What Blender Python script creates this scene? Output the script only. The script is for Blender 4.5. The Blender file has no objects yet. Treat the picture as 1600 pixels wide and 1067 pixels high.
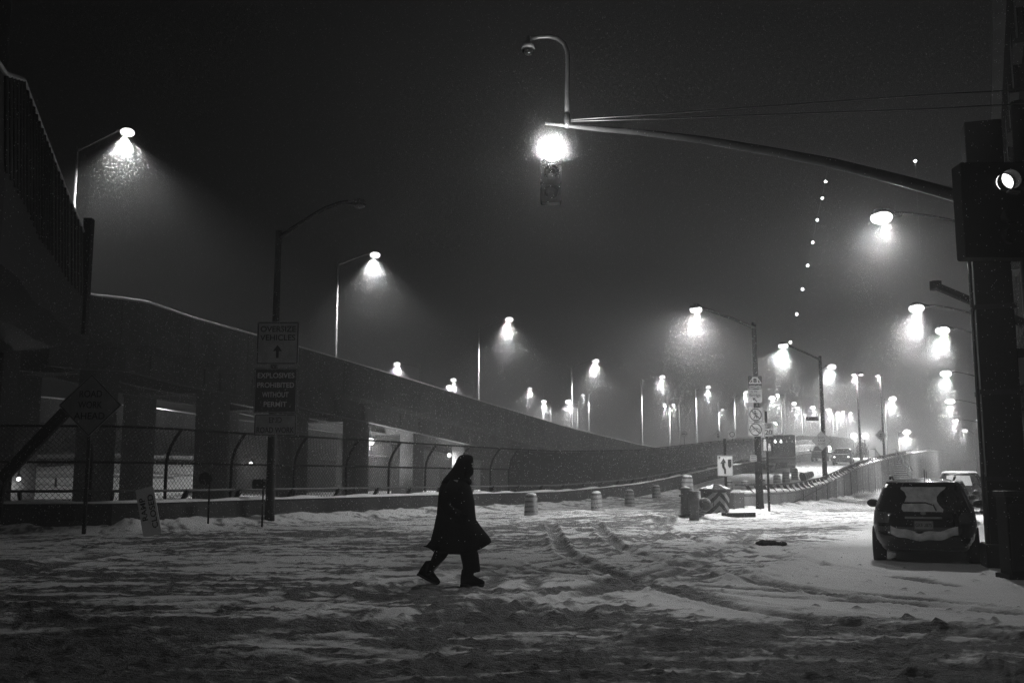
import bpy, bmesh, math, random
import numpy as np
from mathutils import Vector, Matrix, Euler
random.seed(7); rng = np.random.default_rng(7)
S = bpy.context.scene
COL = S.collection
R = math.radians
# ------------------------------------------------------------------ camera
CAM_H = 1.5; FPX = 1555.6; HOR = 748.0; PITCH = math.atan((HOR-533.5)/FPX)
cam_d = bpy.data.cameras.new('camera'); cam = bpy.data.objects.new('camera', cam_d); COL.objects.link(cam)
cam_d.lens = 35; cam_d.sensor_width = 36; cam_d.clip_start = 0.1; cam_d.clip_end = 2000
cam.location = (0, 0, CAM_H); cam.rotation_euler = (R(90)+PITCH, 0, 0)
S.camera = cam
# ------------------------------------------------------------------ night sky
W = bpy.data.worlds.new('World'); S.world = W; W.use_nodes = True
bg = W.node_tree.nodes['Background']; bg.inputs[0].default_value = (1, 1, 1, 1); bg.inputs[1].default_value = 0.0009
S.view_settings.view_transform = 'Standard'; S.view_settings.look = 'None'
S.view_settings.exposure = 0.0; S.view_settings.gamma = 1.0
cy = S.cycles
cy.max_bounces = 3; cy.diffuse_bounces = 2; cy.glossy_bounces = 2; cy.transmission_bounces = 2; cy.transparent_max_bounces = 8
cy.volume_bounces = 0; cy.use_light_tree = True; cy.sample_clamp_indirect = 2.0; cy.caustics_reflective = False; cy.caustics_refractive = False
cy.use_denoising = True; cy.denoising_prefilter = 'NONE'
LP = 9.5          # master lamp power
HAZE_DENSITY = 0.0036
OMNI = 0.02; ANG = 132

# ------------------------------------------------------------------ layout helpers
def P(px, py, Y):
    u = (px-800)/FPX; v = -(py-533.5)/FPX
    d = Vector((u, math.cos(PITCH)-v*math.sin(PITCH), math.sin(PITCH)+v*math.cos(PITCH)))
    t = Y/d.y
    return Vector((d.x*t, Y, CAM_H+d.z*t))
def Gp(px, py, z=0.0):
    u = (px-800)/FPX; v = -(py-533.5)/FPX
    d = Vector((u, math.cos(PITCH)-v*math.sin(PITCH), math.sin(PITCH)+v*math.cos(PITCH)))
    t = (z-CAM_H)/d.z
    return Vector((d.x*t, d.y*t, z))
def ppm(Y): return FPX/Y
RAMP_Y = [0, 54, 60, 64, 72, 80, 90, 105, 120, 140, 160, 200, 420]
RAMP_Z = [0, 0, .2, .35, .9, 1.45, 2.0, 2.9, 3.7, 4.5, 4.9, 5.2, 5.5]
def rz(Y): return float(np.interp(Y, RAMP_Y, RAMP_Z))
LEFT = [(-34, 25.5), (-14.3, 27.8), (-10.8, 28.6), (-8.7, 32.8), (-5.8, 38.0), (-1.2, 47.6), (5.8, 60), (12.0, 72), (20.5, 90), (29, 107), (40, 130), (60, 172)]
RIGHT = [(10.0, 45), (15.8, 56), (22.5, 70), (31.8, 90), (39.8, 105), (53, 130), (75, 172)]

# ------------------------------------------------------------------ mesh builder
class MB:
    def __init__(s): s.v = []; s.f = []; s.m = []; s.sm = []
    def add(s, vs, fs, mi=0, smooth=False):
        b = len(s.v); s.v += [tuple(v) for v in vs]
        for f in fs: s.f.append(tuple(b+i for i in f)); s.m.append(mi); s.sm.append(smooth)
        return s
    def box(s, c, size, rot=None, mi=0):
        hx, hy, hz = size[0]/2, size[1]/2, size[2]/2
        vs = [Vector((x, y, z)) for x in (-hx, hx) for y in (-hy, hy) for z in (-hz, hz)]
        if rot is not None:
            M = rot if isinstance(rot, Matrix) else Euler(rot).to_matrix()
            vs = [M @ v for v in vs]
        vs = [v+Vector(c) for v in vs]
        return s.add(vs, [(0,1,3,2),(4,6,7,5),(0,4,5,1),(2,3,7,6),(0,2,6,4),(1,5,7,3)], mi)
    def tube(s, pts, rad, seg=8, mi=0, cap=True, smooth=True):
        pts = [Vector(p) for p in pts]; n = len(pts)
        if not hasattr(rad, '__len__'): rad = [rad]*n
        rings = []; prev = None
        for i, p in enumerate(pts):
            a = pts[max(i-1, 0)]; b = pts[min(i+1, n-1)]; t = (b-a).normalized()
            if prev is None:
                ref = Vector((0, 0, 1)) if abs(t.z) < .9 else Vector((1, 0, 0)); x = t.cross(ref).normalized()
            else: x = (prev-t*prev.dot(t)).normalized()
            prev = x; y = t.cross(x)
            rings.append([p+(x*math.cos(2*math.pi*k/seg)+y*math.sin(2*math.pi*k/seg))*rad[i] for k in range(seg)])
        return s.loft(rings, mi, cap, smooth)
    def loft(s, rings, mi=0, cap=True, smooth=True, closed=True):
        n = len(rings[0]); vs = [p for r in rings for p in r]; fs = []
        for i in range(len(rings)-1):
            for k in range(n if closed else n-1):
                k2 = (k+1) % n
                fs.append((i*n+k, i*n+k2, (i+1)*n+k2, (i+1)*n+k))
        s.add(vs, fs, mi, smooth)
        if cap and closed:
            b = len(s.v)-len(vs)
            s.f.append(tuple(b+k for k in reversed(range(n)))); s.m.append(mi); s.sm.append(False)
            s.f.append(tuple(b+(len(rings)-1)*n+k for k in range(n))); s.m.append(mi); s.sm.append(False)
        return s
    def lathe(s, prof, c=(0, 0, 0), seg=20, mi=0, M=None, smooth=True, cap=True):
        rings = []
        for r, z in prof:
            ring = [Vector((r*math.cos(2*math.pi*k/seg), r*math.sin(2*math.pi*k/seg), z)) for k in range(seg)]
            if M is not None: ring = [M @ v for v in ring]
            rings.append([v+Vector(c) for v in ring])
        return s.loft(rings, mi, cap, smooth)
    def ball(s, c, r, mi=0, seg=12, rings=8, M=None):
        r = (r, r, r) if not hasattr(r, '__len__') else r
        rr = []
        for i in range(rings+1):
            a = -math.pi/2+math.pi*i/rings
            ring = [Vector((max(math.cos(a), .02)*math.cos(2*math.pi*k/seg)*r[0], max(math.cos(a), .02)*math.sin(2*math.pi*k/seg)*r[1], math.sin(a)*r[2])) for k in range(seg)]
            if M is not None: ring = [M @ v for v in ring]
            rr.append([v+Vector(c) for v in ring])
        return s.loft(rr, mi, True, True)
    def prism(s, poly, o, ax, ay, th, mi=0):
        """2D outline in frame (o; ax, ay), thickness th along ax x ay, centred"""
        o = Vector(o); ax = Vector(ax).normalized(); ay = Vector(ay).normalized(); n = ax.cross(ay)
        a = [o+ax*x+ay*y-n*th/2 for x, y in poly]; b = [p+n*th for p in a]; k = len(poly)
        fs = [tuple(reversed(range(k))), tuple(range(k, 2*k))]+[(i, (i+1) % k, k+(i+1) % k, k+i) for i in range(k)]
        return s.add(a+b, fs, mi)
    def sweep(s, path, prof, mi=0, smooth=False, up=Vector((0, 0, 1))):
        """prof = [(lateral to the right of travel, height)] swept along a path"""
        path = [Vector(p) for p in path]; rings = []
        for i, p in enumerate(path):
            a = path[max(i-1, 0)]; b = path[min(i+1, len(path)-1)]; t = b-a; t.z = 0; t.normalize()
            r = Vector((t.y, -t.x, 0))
            rings.append([p+r*x+up*z for x, z in prof])
        return s.loft(rings, mi, True, smooth)
    def build(s, name, mat, parent=None, world=False, bevel=0, subd=0, autosm=False):
        me = bpy.data.meshes.new(name)
        off = Vector(parent.location) if (world and parent is not None) else Vector((0, 0, 0))
        if world and parent is not None and parent.rotation_euler.z:
            Mi = Matrix.Rotation(-parent.rotation_euler.z, 3, 'Z')
            vs = [tuple(Mi @ (Vector(v)-off)) for v in s.v]
        else: vs = [tuple(Vector(v)-off) for v in s.v] if off.length else s.v
        me.from_pydata(vs, [], s.f)
        for m in (mat if isinstance(mat, (list, tuple)) else [mat]): me.materials.append(m)
        me.polygons.foreach_set('material_index', s.m); me.polygons.foreach_set('use_smooth', s.sm)
        me.update()
        o = bpy.data.objects.new(name, me); COL.objects.link(o)
        if parent is not None: o.parent = parent
        if bevel:
            b = o.modifiers.new('bevel', 'BEVEL'); b.width = bevel; b.segments = 2; b.limit_method = 'ANGLE'
        if subd:
            b = o.modifiers.new('subsurf', 'SUBSURF'); b.levels = subd; b.render_levels = subd
        return o

def tag(o, label, cat, group=None, kind=None):
    if label: o['label'] = label
    if cat: o['category'] = cat
    if group: o['group'] = group
    if kind: o['kind'] = kind
    return o
def thing(name, label, cat, loc=(0, 0, 0), rot=0, group=None):
    o = bpy.data.objects.new(name, None); COL.objects.link(o); o.empty_display_size = .2
    o.location = loc; o.rotation_euler = (0, 0, rot)
    return tag(o, label, cat, group)
def struct(o): o['kind'] = 'structure'; return o
def dup(root, loc, rot=None, label=None, group=None):
    m = {root: root.copy()}; COL.objects.link(m[root]); r = m[root]
    stack = [root]
    while stack:
        a = stack.pop()
        for ch in CH(a):
            c = ch.copy(); COL.objects.link(c); c.parent = m[a]; m[ch] = c; stack.append(ch)
    r.location = loc
    if rot is not None: r.rotation_euler = rot if hasattr(rot, '__len__') else (0, 0, rot)
    if label: r['label'] = label
    if group: r['group'] = group
    return r
def CH(a): return [o for o in COL.objects if o.parent == a]

# ------------------------------------------------------------------ materials
def mat(name, c, rough=.7, var=.25, scale=3.0, bump=.0, metal=0.0, spec=.5, bscale=None, stretch=None, coat=0):
    m = bpy.data.materials.new(name); m.use_nodes = True; nt = m.node_tree; b = nt.nodes['Principled BSDF']
    b.inputs['Roughness'].default_value = rough; b.inputs['Metallic'].default_value = metal
    b.inputs['Specular IOR Level'].default_value = spec; b.inputs['Coat Weight'].default_value = coat
    tc = nt.nodes.new('ShaderNodeTexCoord'); src = tc.outputs['Object']
    if stretch:
        mp = nt.nodes.new('ShaderNodeMapping'); mp.inputs['Scale'].default_value = stretch; nt.links.new(src, mp.inputs[0]); src = mp.outputs[0]
    n = nt.nodes.new('ShaderNodeTexNoise'); n.inputs['Scale'].default_value = scale; n.inputs['Detail'].default_value = 6; nt.links.new(src, n.inputs['Vector'])
    mr = nt.nodes.new('ShaderNodeMapRange'); mr.inputs[1].default_value = .3; mr.inputs[2].default_value = .7
    mr.inputs[3].default_value = c*(1-var); mr.inputs[4].default_value = min(c*(1+var), .95)
    nt.links.new(n.outputs[0], mr.inputs[0]); nt.links.new(mr.outputs[0], b.inputs['Base Color'])
    if bump:
        n2 = nt.nodes.new('ShaderNodeTexNoise'); n2.inputs['Scale'].default_value = bscale or scale*6; n2.inputs['Detail'].default_value = 5
        nt.links.new(src, n2.inputs['Vector'])
        bp = nt.nodes.new('ShaderNodeBump'); bp.inputs['Strength'].default_value = bump; bp.inputs['Distance'].default_value = .05
        nt.links.new(n2.outputs[0], bp.inputs['Height']); nt.links.new(bp.outputs[0], b.inputs['Normal'])
    return m
def emit(name, s, sample='NONE'):
    m = bpy.data.materials.new(name); m.use_nodes = True; nt = m.node_tree; nt.nodes.clear()
    e = nt.nodes.new('ShaderNodeEmission'); o = nt.nodes.new('ShaderNodeOutputMaterial'); e.inputs[1].default_value = s
    nt.links.new(e.outputs[0], o.inputs[0]); m.cycles.emission_sampling = sample
    return m
M_snow = mat('snow', .82, .8, .08, 2, .5, bscale=14)
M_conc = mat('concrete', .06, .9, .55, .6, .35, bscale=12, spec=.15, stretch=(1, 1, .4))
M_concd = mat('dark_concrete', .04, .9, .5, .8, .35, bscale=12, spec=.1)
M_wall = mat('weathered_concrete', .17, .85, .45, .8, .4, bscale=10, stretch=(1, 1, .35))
M_steel = mat('galvanised_steel', .4, .45, .2, 5, .05, metal=.6)
M_dsteel = mat('dark_painted_steel', .018, .6, .3, 6, .05, spec=.2)
M_black = mat('black_metal', .005, .6, .3, 8, spec=.12)
M_rail = mat('rail_steel', .07, .45, .3, 6)
M_sign = mat('sign_sheet', .45, .5, .12, 4)
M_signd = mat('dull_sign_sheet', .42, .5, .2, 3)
M_signw = mat('white_sign_sheet', .8, .45, .06, 4)
M_ink = mat('sign_ink', .015, .5, .1, 4)
M_pale = mat('pale_lettering', .75, .5, .1, 4)
M_or = mat('orange_plastic', .06, .5, .25, 6)
M_band = mat('reflective_band', .3, .35, .2, 8)
M_rub = mat('black_rubber', .02, .8, .3, 8)
M_paint = mat('black_car_paint', .006, .18, .3, 5, coat=.6)
M_paint2 = mat('grey_car_paint', .03, .25, .3, 5, coat=.5)
M_glass = mat('car_glass', .008, .06, .2, 2, spec=.6)
M_plast = mat('dark_plastic', .02, .5, .3, 9)
M_lens = mat('tail_lamp_lens', .10, .12, .2, 9, spec=.8)
M_plate = mat('plate_metal', .35, .4, .1, 12)
M_bark = mat('bark', .05, .9, .4, 5, .5)
M_brick = mat('dark_brick', .008, .95, .4, 3, .3, spec=0)
M_coat = mat('black_wool', .004, .95, .4, 12, .3, spec=.1)
M_skin = mat('skin', .25, .6, .1, 6)
E_lamp = emit('lamp_glow', 2.5)
E_far = emit('far_lamp_glow', 5)
E_sig = emit('signal_glow', 2.5)
E_dot = emit('small_lamp_glow', 12)
# ------------------------------------------------------------------ numpy noise
def _h(ix, iy, s):
    n = (ix*374761393+iy*668265263+s*144665) & 0x7fffffff
    n = ((n ^ (n >> 13))*1274126177) & 0x7fffffff
    return ((n ^ (n >> 16)) & 0xffff)/65535.0
def vnoise(x, y, s=0):
    ix = np.floor(x).astype(np.int64); iy = np.floor(y).astype(np.int64); fx = x-ix; fy = y-iy
    fx = fx*fx*fx*(fx*(fx*6-15)+10); fy = fy*fy*fy*(fy*(fy*6-15)+10)
    a = _h(ix, iy, s); b = _h(ix+1, iy, s); c = _h(ix, iy+1, s); d = _h(ix+1, iy+1, s)
    return (a*(1-fx)+b*fx)*(1-fy)+(c*(1-fx)+d*fx)*fy
def fbm(x, y, s=0, o=5, g=.5):
    r = 0; a = 1; t = 0
    for k in range(o):
        r = r+a*vnoise(x*2**k+k*17.3, y*2**k-k*9.1, s+k); t += a; a *= g
    return r/t
def sstep(e0, e1, x):
    t = np.clip((x-e0)/(e1-e0), 0, 1); return t*t*(3-2*t)
def pathdist(x, y, pts):
    d = np.full(x.shape, 1e9)
    for (ax, ay), (bx, by) in zip(pts[:-1], pts[1:]):
        vx, vy = bx-ax, by-ay; L = vx*vx+vy*vy+1e-9
        t = np.clip(((x-ax)*vx+(y-ay)*vy)/L, 0, 1)
        d = np.minimum(d, np.hypot(x-ax-t*vx, y-ay-t*vy))
    return d
def ppath(pp, n=24):
    """pixel polyline on the flat street -> smooth ground path"""
    g = [Gp(a, b) for a, b in pp]; ax = np.array([[p.x, p.y] for p in g]); t = np.linspace(0, len(g)-1, n)
    out = []
    for q in t:
        i = min(int(q), len(g)-2); f = q-i
        p0 = ax[max(i-1, 0)]; p1 = ax[i]; p2 = ax[i+1]; p3 = ax[min(i+2, len(g)-1)]
        out.append(tuple(.5*((2*p1)+(-p0+p2)*f+(2*p0-5*p1+4*p2-p3)*f*f+(-p0+3*p1-3*p2+p3)*f**3)))
    return out
def ramp_z(x, y):
    z = np.interp(y, RAMP_Y, RAMP_Z)
    xl = np.interp(y, [p[1] for p in LEFT], [p[0] for p in LEFT]); xr = np.interp(y, [p[1] for p in RIGHT], [p[0] for p in RIGHT])
    m = sstep(-.1, .15, x-xl)*sstep(-.15, .1, xr-x)
    return z*m
# pixel-read features of the snow
RIDGE = [([(1010, 915), (1130, 940), (1260, 955), (1400, 972), (1590, 990)], .10, .22), ([(1150, 905), (1240, 880), (1290, 862), (1345, 858)], .16, .35),
         ([(200, 832), (420, 818), (560, 808), (760, 797)], .14, .5), ([(1040, 812), (1150, 806), (1260, 797), (1330, 792)], .30, .9),
         ([(840, 808), (960, 790), (1030, 782)], .12, .7), ([(860, 900), (960, 905), (1070, 925)], .05, .18), ([(60, 905), (230, 880), (420, 872), (640, 868)], .05, .2),
         ([(1130, 870), (1010, 868), (860, 876), (700, 885)], .05, .2), ([(1080, 1000), (900, 975), (720, 960), (500, 955)], .06, .2)]
RUT = [([(0, 960), (400, 940), (800, 890), (1000, 850), (1060, 800)], .08, .17), ([(0, 1010), (500, 985), (900, 930), (1120, 870), (1180, 830)], .08, .18), ([(1600, 960), (1300, 930), (1100, 890), (960, 850), (930, 815)], .08, .16),
       ([(1600, 1000), (1250, 965), (1000, 910), (880, 860), (860, 820)], .08, .17), ([(1500, 915), (1200, 868), (1060, 835), (1010, 800)], .06, .14), ([(1200, 900), (1060, 905), (960, 925), (900, 960), (1000, 985), (1200, 1000)], .05, .2), ([(640, 880), (800, 892), (960, 908), (1200, 930), (1500, 948)], .05, .16),
       ([(0, 985), (300, 990), (600, 975), (900, 960)], .06, .3), ([(0, 900), (200, 862), (500, 842), (760, 826), (980, 800)], .05, .35),
       ([(0, 1040), (400, 1050), (900, 1030), (1500, 1045)], .06, .35), ([(780, 905), (760, 925), (800, 945), (900, 965)], .04, .12), ([(850, 900), (830, 920), (870, 940), (960, 955)], .04, .12)]
DIRTY = [([(0, 1000), (400, 1035), (900, 1030), (1300, 1045), (1700, 1060)], 1.1), ([(760, 940), (900, 962), (1200, 990), (1600, 1010)], .8), ([(0, 880), (300, 905), (620, 925), (900, 955)], .9), ([(300, 840), (500, 836), (700, 838), (860, 826)], 2.0),
         ([(820, 845), (1000, 838), (1160, 832), (1260, 826)], 1.3), ([(330, 965), (700, 980), (1000, 990)], .7), ([(620, 850), (900, 822), (1080, 800), (1040, 786)], 1.8), ([(0, 940), (160, 960), (420, 968)], 1.0)]
def ground_mesh():
    nx, ny = 1000, 860
    Y = 3.0*np.exp(np.linspace(0, math.log(420/3.0), ny)); u = np.linspace(-1, 1, nx); u = np.sign(u)*(.6*np.abs(u)+.4*np.abs(u)**2.2)
    YY, UU = np.meshgrid(Y, u, indexing='ij'); XX = UU*(8+1.15*YY)
    x, y = XX, YY
    wx = x+1.6*(fbm(x*.12, y*.12, 40)-.5); wy = y+2.4*(fbm(x*.1+7, y*.1, 41)-.5)
    # slush: streaks dragged along the crossing traffic, swinging towards the ramp
    ang = np.clip((y-8)/24, 0, 1)*.85-.1
    sx = wx*np.cos(ang)+wy*np.sin(ang); sy = -wx*np.sin(ang)+wy*np.cos(ang)
    st = fbm(sx*.75, sy*2.4, 3, 6, .66); st2 = fbm(sx*2.6, sy*5.2, 9, 5, .68)
    base = .55*st+.45*st2
    near = sstep(19, 9, y)*.035*sstep(6, -3, x-.35*y+2)
    dirt = np.zeros_like(x)
    for pts, wd in DIRTY:
        d = pathdist(wx, wy, ppath(pts)); dirt = np.maximum(dirt, np.exp(-(d/(wd*1.1))**2))
    clean = sstep(0, 1.6, x-.47*y+4.2)*sstep(10.5, 13, y)                       # where nobody drove, round the parked cars
    clean = np.maximum(clean, sstep(0, 2, 1.5-pathdist(x, y, ppath([(1040, 815), (1200, 800), (1350, 790)]))))
    sl = sstep(.45, .62, base+near+.13*dirt-.30*clean-.02)
    sl = sl*(1-.85*clean)
    z = ramp_z(x, y)
    near_w = sstep(70, 20, y)
    cl = fbm(sx*3.2, sy*4.4, 21, 4, .6); cl2 = fbm(x*9, y*9, 22, 3, .6)
    cl3 = fbm(sx*7, sy*11, 25, 3, .6)
    z = z+near_w*((.25+.75*sl)*(.028*(cl-.5)+.11*np.maximum(cl2-.60, 0)+.045*(cl3-.5)+.03*(fbm(x*15, y*15, 27, 2)-.5)-.006)+.006*(fbm(x*2.2, y*2.2, 30)-.5)+.012*(fbm(x*.3, y*.3, 31)-.5)+.016*(st2-.5))
    for pts, h, wd in RIDGE:
        p = ppath(pts); d = pathdist(x, y, p); w = np.exp(-(d/wd)**2); z = z+w*h*.55*(.3+1.1*fbm(x*3.5, y*3.5, 50))
    for pts, h, wd in RUT:
        p = ppath(pts)
        for off in (0, .9):
            q = [(a, b+off*(.5+.03*b)) for a, b in p]
            d = pathdist(wx*.2+x*.8, wy*.2+y*.8, q); z = z-h*.35*np.exp(-(d/wd)**4)+h*.25*np.exp(-((d-wd*1.35)/(wd*.4))**2); sl = np.maximum(sl, .85*np.exp(-(d/wd)**4)*sstep(.3, .55, fbm(x*1.3, y*1.3, 70)))
    # snow piled against the walls
    for pts, side in ((RIGHT[:4], 1), (LEFT[:7], 1)):
        d = pathdist(x, y, pts); yl = np.interp(y, [p[1] for p in pts], [p[0] for p in pts]) if side else 0
        z = z+.28*np.exp(-(d/.8)**2)*(.5+fbm(x*.8, y*.8, 60))
    # lumps of broken slush
    for k in range(420):
        px = rng.uniform(-100, 1700); py = rng.choice([rng.uniform(830, 1060), rng.uniform(850, 990)]); g = Gp(px, py); r = rng.uniform(.02, .05)*(1+.02*g.y)
        iy = np.searchsorted(Y, g.y); k0 = max(iy-12, 0); k1 = min(iy+12, ny)
        dd = np.hypot(x[k0:k1]-g.x, y[k0:k1]-g.y); w = np.exp(-(dd/r)**2); z[k0:k1] += w*r*.7; sl[k0:k1] = np.maximum(sl[k0:k1], w*rng.uniform(.3, 1))
    far = sstep(50, 90, y)
    sl = sl*(1-.55*far)
    co = np.stack([x, y, z], -1).reshape(-1, 3).astype(np.float32)
    idx = np.arange(nx*ny).reshape(ny, nx); q = np.stack([idx[:-1, :-1], idx[:-1, 1:], idx[1:, 1:], idx[1:, :-1]], -1).reshape(-1, 4).astype(np.int32)
    me = bpy.data.meshes.new('ground'); me.vertices.add(len(co)); me.vertices.foreach_set('co', co.ravel())
    me.loops.add(q.size); me.loops.foreach_set('vertex_index', q.ravel()); me.polygons.add(len(q))
    me.polygons.foreach_set('loop_start', np.arange(0, q.size, 4, dtype=np.int32)); me.polygons.foreach_set('loop_total', np.full(len(q), 4, dtype=np.int32))
    me.polygons.foreach_set('use_smooth', np.ones(len(q), bool)); me.update()
    a = me.attributes.new('slush', 'FLOAT', 'POINT'); a.data.foreach_set('value', sl.ravel().astype(np.float32))
    o = bpy.data.objects.new('ground', me); COL.objects.link(o)
    m = bpy.data.materials.new('snow_and_slush'); m.use_nodes = True; nt = m.node_tree; b = nt.nodes['Principled BSDF']; L = nt.links.new
    at = nt.nodes.new('ShaderNodeAttribute'); at.attribute_name = 'slush'
    tc = nt.nodes.new('ShaderNodeTexCoord'); mp = nt.nodes.new('ShaderNodeMapping'); mp.inputs['Scale'].default_value = (.5, 1, 1); L(tc.outputs['Object'], mp.inputs[0])
    n1 = nt.nodes.new('ShaderNodeTexNoise'); n1.inputs['Scale'].default_value = 9; n1.inputs['Detail'].default_value = 8; n1.inputs['Roughness'].default_value = .7; L(mp.outputs[0], n1.inputs['Vector'])
    n2 = nt.nodes.new('ShaderNodeTexNoise'); n2.inputs['Scale'].default_value = 32; n2.inputs['Detail'].default_value = 5; n2.inputs['Roughness'].default_value = .7; L(mp.outputs[0], n2.inputs['Vector'])
    ma = nt.nodes.new('ShaderNodeMath'); ma.operation = 'MULTIPLY_ADD'; ma.inputs[1].default_value = 1.3; L(at.outputs['Fac'], ma.inputs[0])
    m2 = nt.nodes.new('ShaderNodeMath'); m2.operation = 'MULTIPLY_ADD'; m2.inputs[1].default_value = 1.9; m2.inputs[2].default_value = -1.12; L(n1.outputs[0], m2.inputs[0]); L(m2.outputs[0], ma.inputs[2])
    cr = nt.nodes.new('ShaderNodeMapRange'); cr.inputs[1].default_value = 0; cr.inputs[2].default_value = 1.0; cr.inputs[3].default_value = .8; cr.inputs[4].default_value = .2
    L(ma.outputs[0], cr.inputs[0]); L(cr.outputs[0], b.inputs['Base Color']); b.inputs['Roughness'].default_value = .75; b.inputs['Specular IOR Level'].default_value = .25
    bp = nt.nodes.new('ShaderNodeBump'); bp.inputs['Distance'].default_value = .09; bs = nt.nodes.new('ShaderNodeMapRange'); bs.inputs[3].default_value = .35; bs.inputs[4].default_value = 1.0
    L(at.outputs['Fac'], bs.inputs[0]); L(bs.outputs[0], bp.inputs['Strength'])
    ad = nt.nodes.new('ShaderNodeMath'); ad.operation = 'ADD'; L(n1.outputs[0], ad.inputs[0]); L(n2.outputs[0], ad.inputs[1]); L(ad.outputs[0], bp.inputs['Height']); L(bp.outputs[0], b.inputs['Normal'])
    me.materials.append(m); return struct(o)
ground_mesh()

# ------------------------------------------------------------------ barrier paths
def resample(pts, step, z=True):
    """pts 2D -> list of (x, y) every `step` metres along a smoothed path"""
    pts = [np.array(p, float) for p in pts]; dense = []
    for i in range(len(pts)-1):
        p0 = pts[max(i-1, 0)]; p1 = pts[i]; p2 = pts[i+1]; p3 = pts[min(i+2, len(pts)-1)]
        for f in np.linspace(0, 1, 40, endpoint=False):
            dense.append(.5*((2*p1)+(-p0+p2)*f+(2*p0-5*p1+4*p2-p3)*f*f+(-p0+3*p1-3*p2+p3)*f**3))
    dense.append(pts[-1]); d = np.array(dense); s = np.r_[0, np.cumsum(np.hypot(*(d[1:]-d[:-1]).T))]
    q = np.arange(0, s[-1], step); return [(float(np.interp(t, s, d[:, 0])), float(np.interp(t, s, d[:, 1]))) for t in q]
def on_ramp(pts, dz=0): return [Vector((x, y, rz(y)+dz)) for x, y in pts]
def offset(path, d):
    out = []
    for i, p in enumerate(path):
        a = path[max(i-1, 0)]; b = path[min(i+1, len(path)-1)]; t = Vector((b.x-a.x, b.y-a.y, 0)).normalized()
        out.append(p+Vector((t.y, -t.x, 0))*d)
    return out
def noisy_cap(path, w, h, seed, up):
    """lumpy snow lying along a wall top"""
    rings = []
    for i, p in enumerate(path):
        a = path[max(i-1, 0)]; b = path[min(i+1, len(path)-1)]; t = Vector((b.x-a.x, b.y-a.y, 0)).normalized(); r = Vector((t.y, -t.x, 0))
        k = h*(.35+1.2*float(vnoise(np.array(i*.45), np.array(seed*1.7), seed)))
        rings.append([p+r*x+Vector((0, 0, up+z*k)) for x, z in ((-w/2, -.02), (-w/2*.95, .5), (-w/4, .95), (w/4, 1), (w/2*.95, .5), (w/2, -.02))])
    return rings

lp = on_ramp(resample(LEFT, .5)); rp = on_ramp(resample(RIGHT, .5))
# left barrier: low wall, curved brackets, rail
t = thing('roadside_barrier', 'long dark concrete barrier with bracketed rail in front of the chain link fence', 'barrier', lp[0])
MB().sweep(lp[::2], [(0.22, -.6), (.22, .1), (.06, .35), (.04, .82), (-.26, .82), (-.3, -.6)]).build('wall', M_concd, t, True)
b = MB(); b.loft(noisy_cap(lp[::1], .27, .09, 3, .82)); b.build('snow_cap', M_snow, t, True)
rail = offset([p+Vector((0, 0, 1.16)) for p in lp], -.02)
b = MB(); b.tube(rail[::2], .045, 6); b.build('rail', M_rail, t, True)
def bracket(p, tx, r, s=1.0, name='bracket', parent=None, m=M_dsteel):
    b = MB(); w = .07
    prof = [(-.16, .0), (-.10, .0), (.02, .16), (.05, .34), (-.03, .36), (-.07, .2)]
    o = p; poly = [(a*s*1.6, c) for a, c in prof]
    b.prism(poly, o, r, Vector((0, 0, 1)), w); b.box(o+r*(-.13*s)+Vector((0, 0, .015)), (.2, .2, .03)); b.build(name, m, parent, True)
acc = 0
for i in range(2, len(lp)-1, 1):
    d = 2.2
    acc += .5
    if acc >= d and lp[i].y < 112:
        acc = 0; a, c = lp[i-1], lp[i+1]; tt = Vector((c.x-a.x, c.y-a.y, 0)).normalized(); r = Vector((tt.y, -tt.x, 0))
        bracket(lp[i]+Vector((0, 0, .82)), tt, r, 1, 'bracket', t)
# right parapet / retaining wall: top follows the road, foot on the street
t = thing('retaining_wall', 'concrete retaining wall climbing along the ramp under a snowy bracketed rail', 'wall', rp[0])
b = MB(); pth = rp[::2]
rings = []
for i, p in enumerate(pth):
    a = pth[max(i-1, 0)]; c = pth[min(i+1, len(pth)-1)]; tt = Vector((c.x-a.x, c.y-a.y, 0)).normalized(); r = Vector((tt.y, -tt.x, 0))
    rings.append([p+r*.18+Vector((0, 0, -p.z-.6)), p+r*.18+Vector((0, 0, .74)), p+r*.24+Vector((0, 0, .76)), p+r*.24+Vector((0, 0, .84)), p-r*.24+Vector((0, 0, .84)), p-r*.2+Vector((0, 0, .3)), p-r*.3+Vector((0, 0, -p.z-.6))])
b.loft(rings, smooth=False).build('wall', M_wall, t, True)
b = MB(); b.loft(noisy_cap(rp, .5, .13, 11, .835)); b.build('snow_cap', M_snow, t, True)
b = MB(); b.tube([p+Vector((0, 0, 1.22)) for p in rp[::2]], .05, 6); b.build('rail', M_dsteel, t, True)
b = MB(); b.box((0, 0, 0), (.01, .01, .01))
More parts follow.
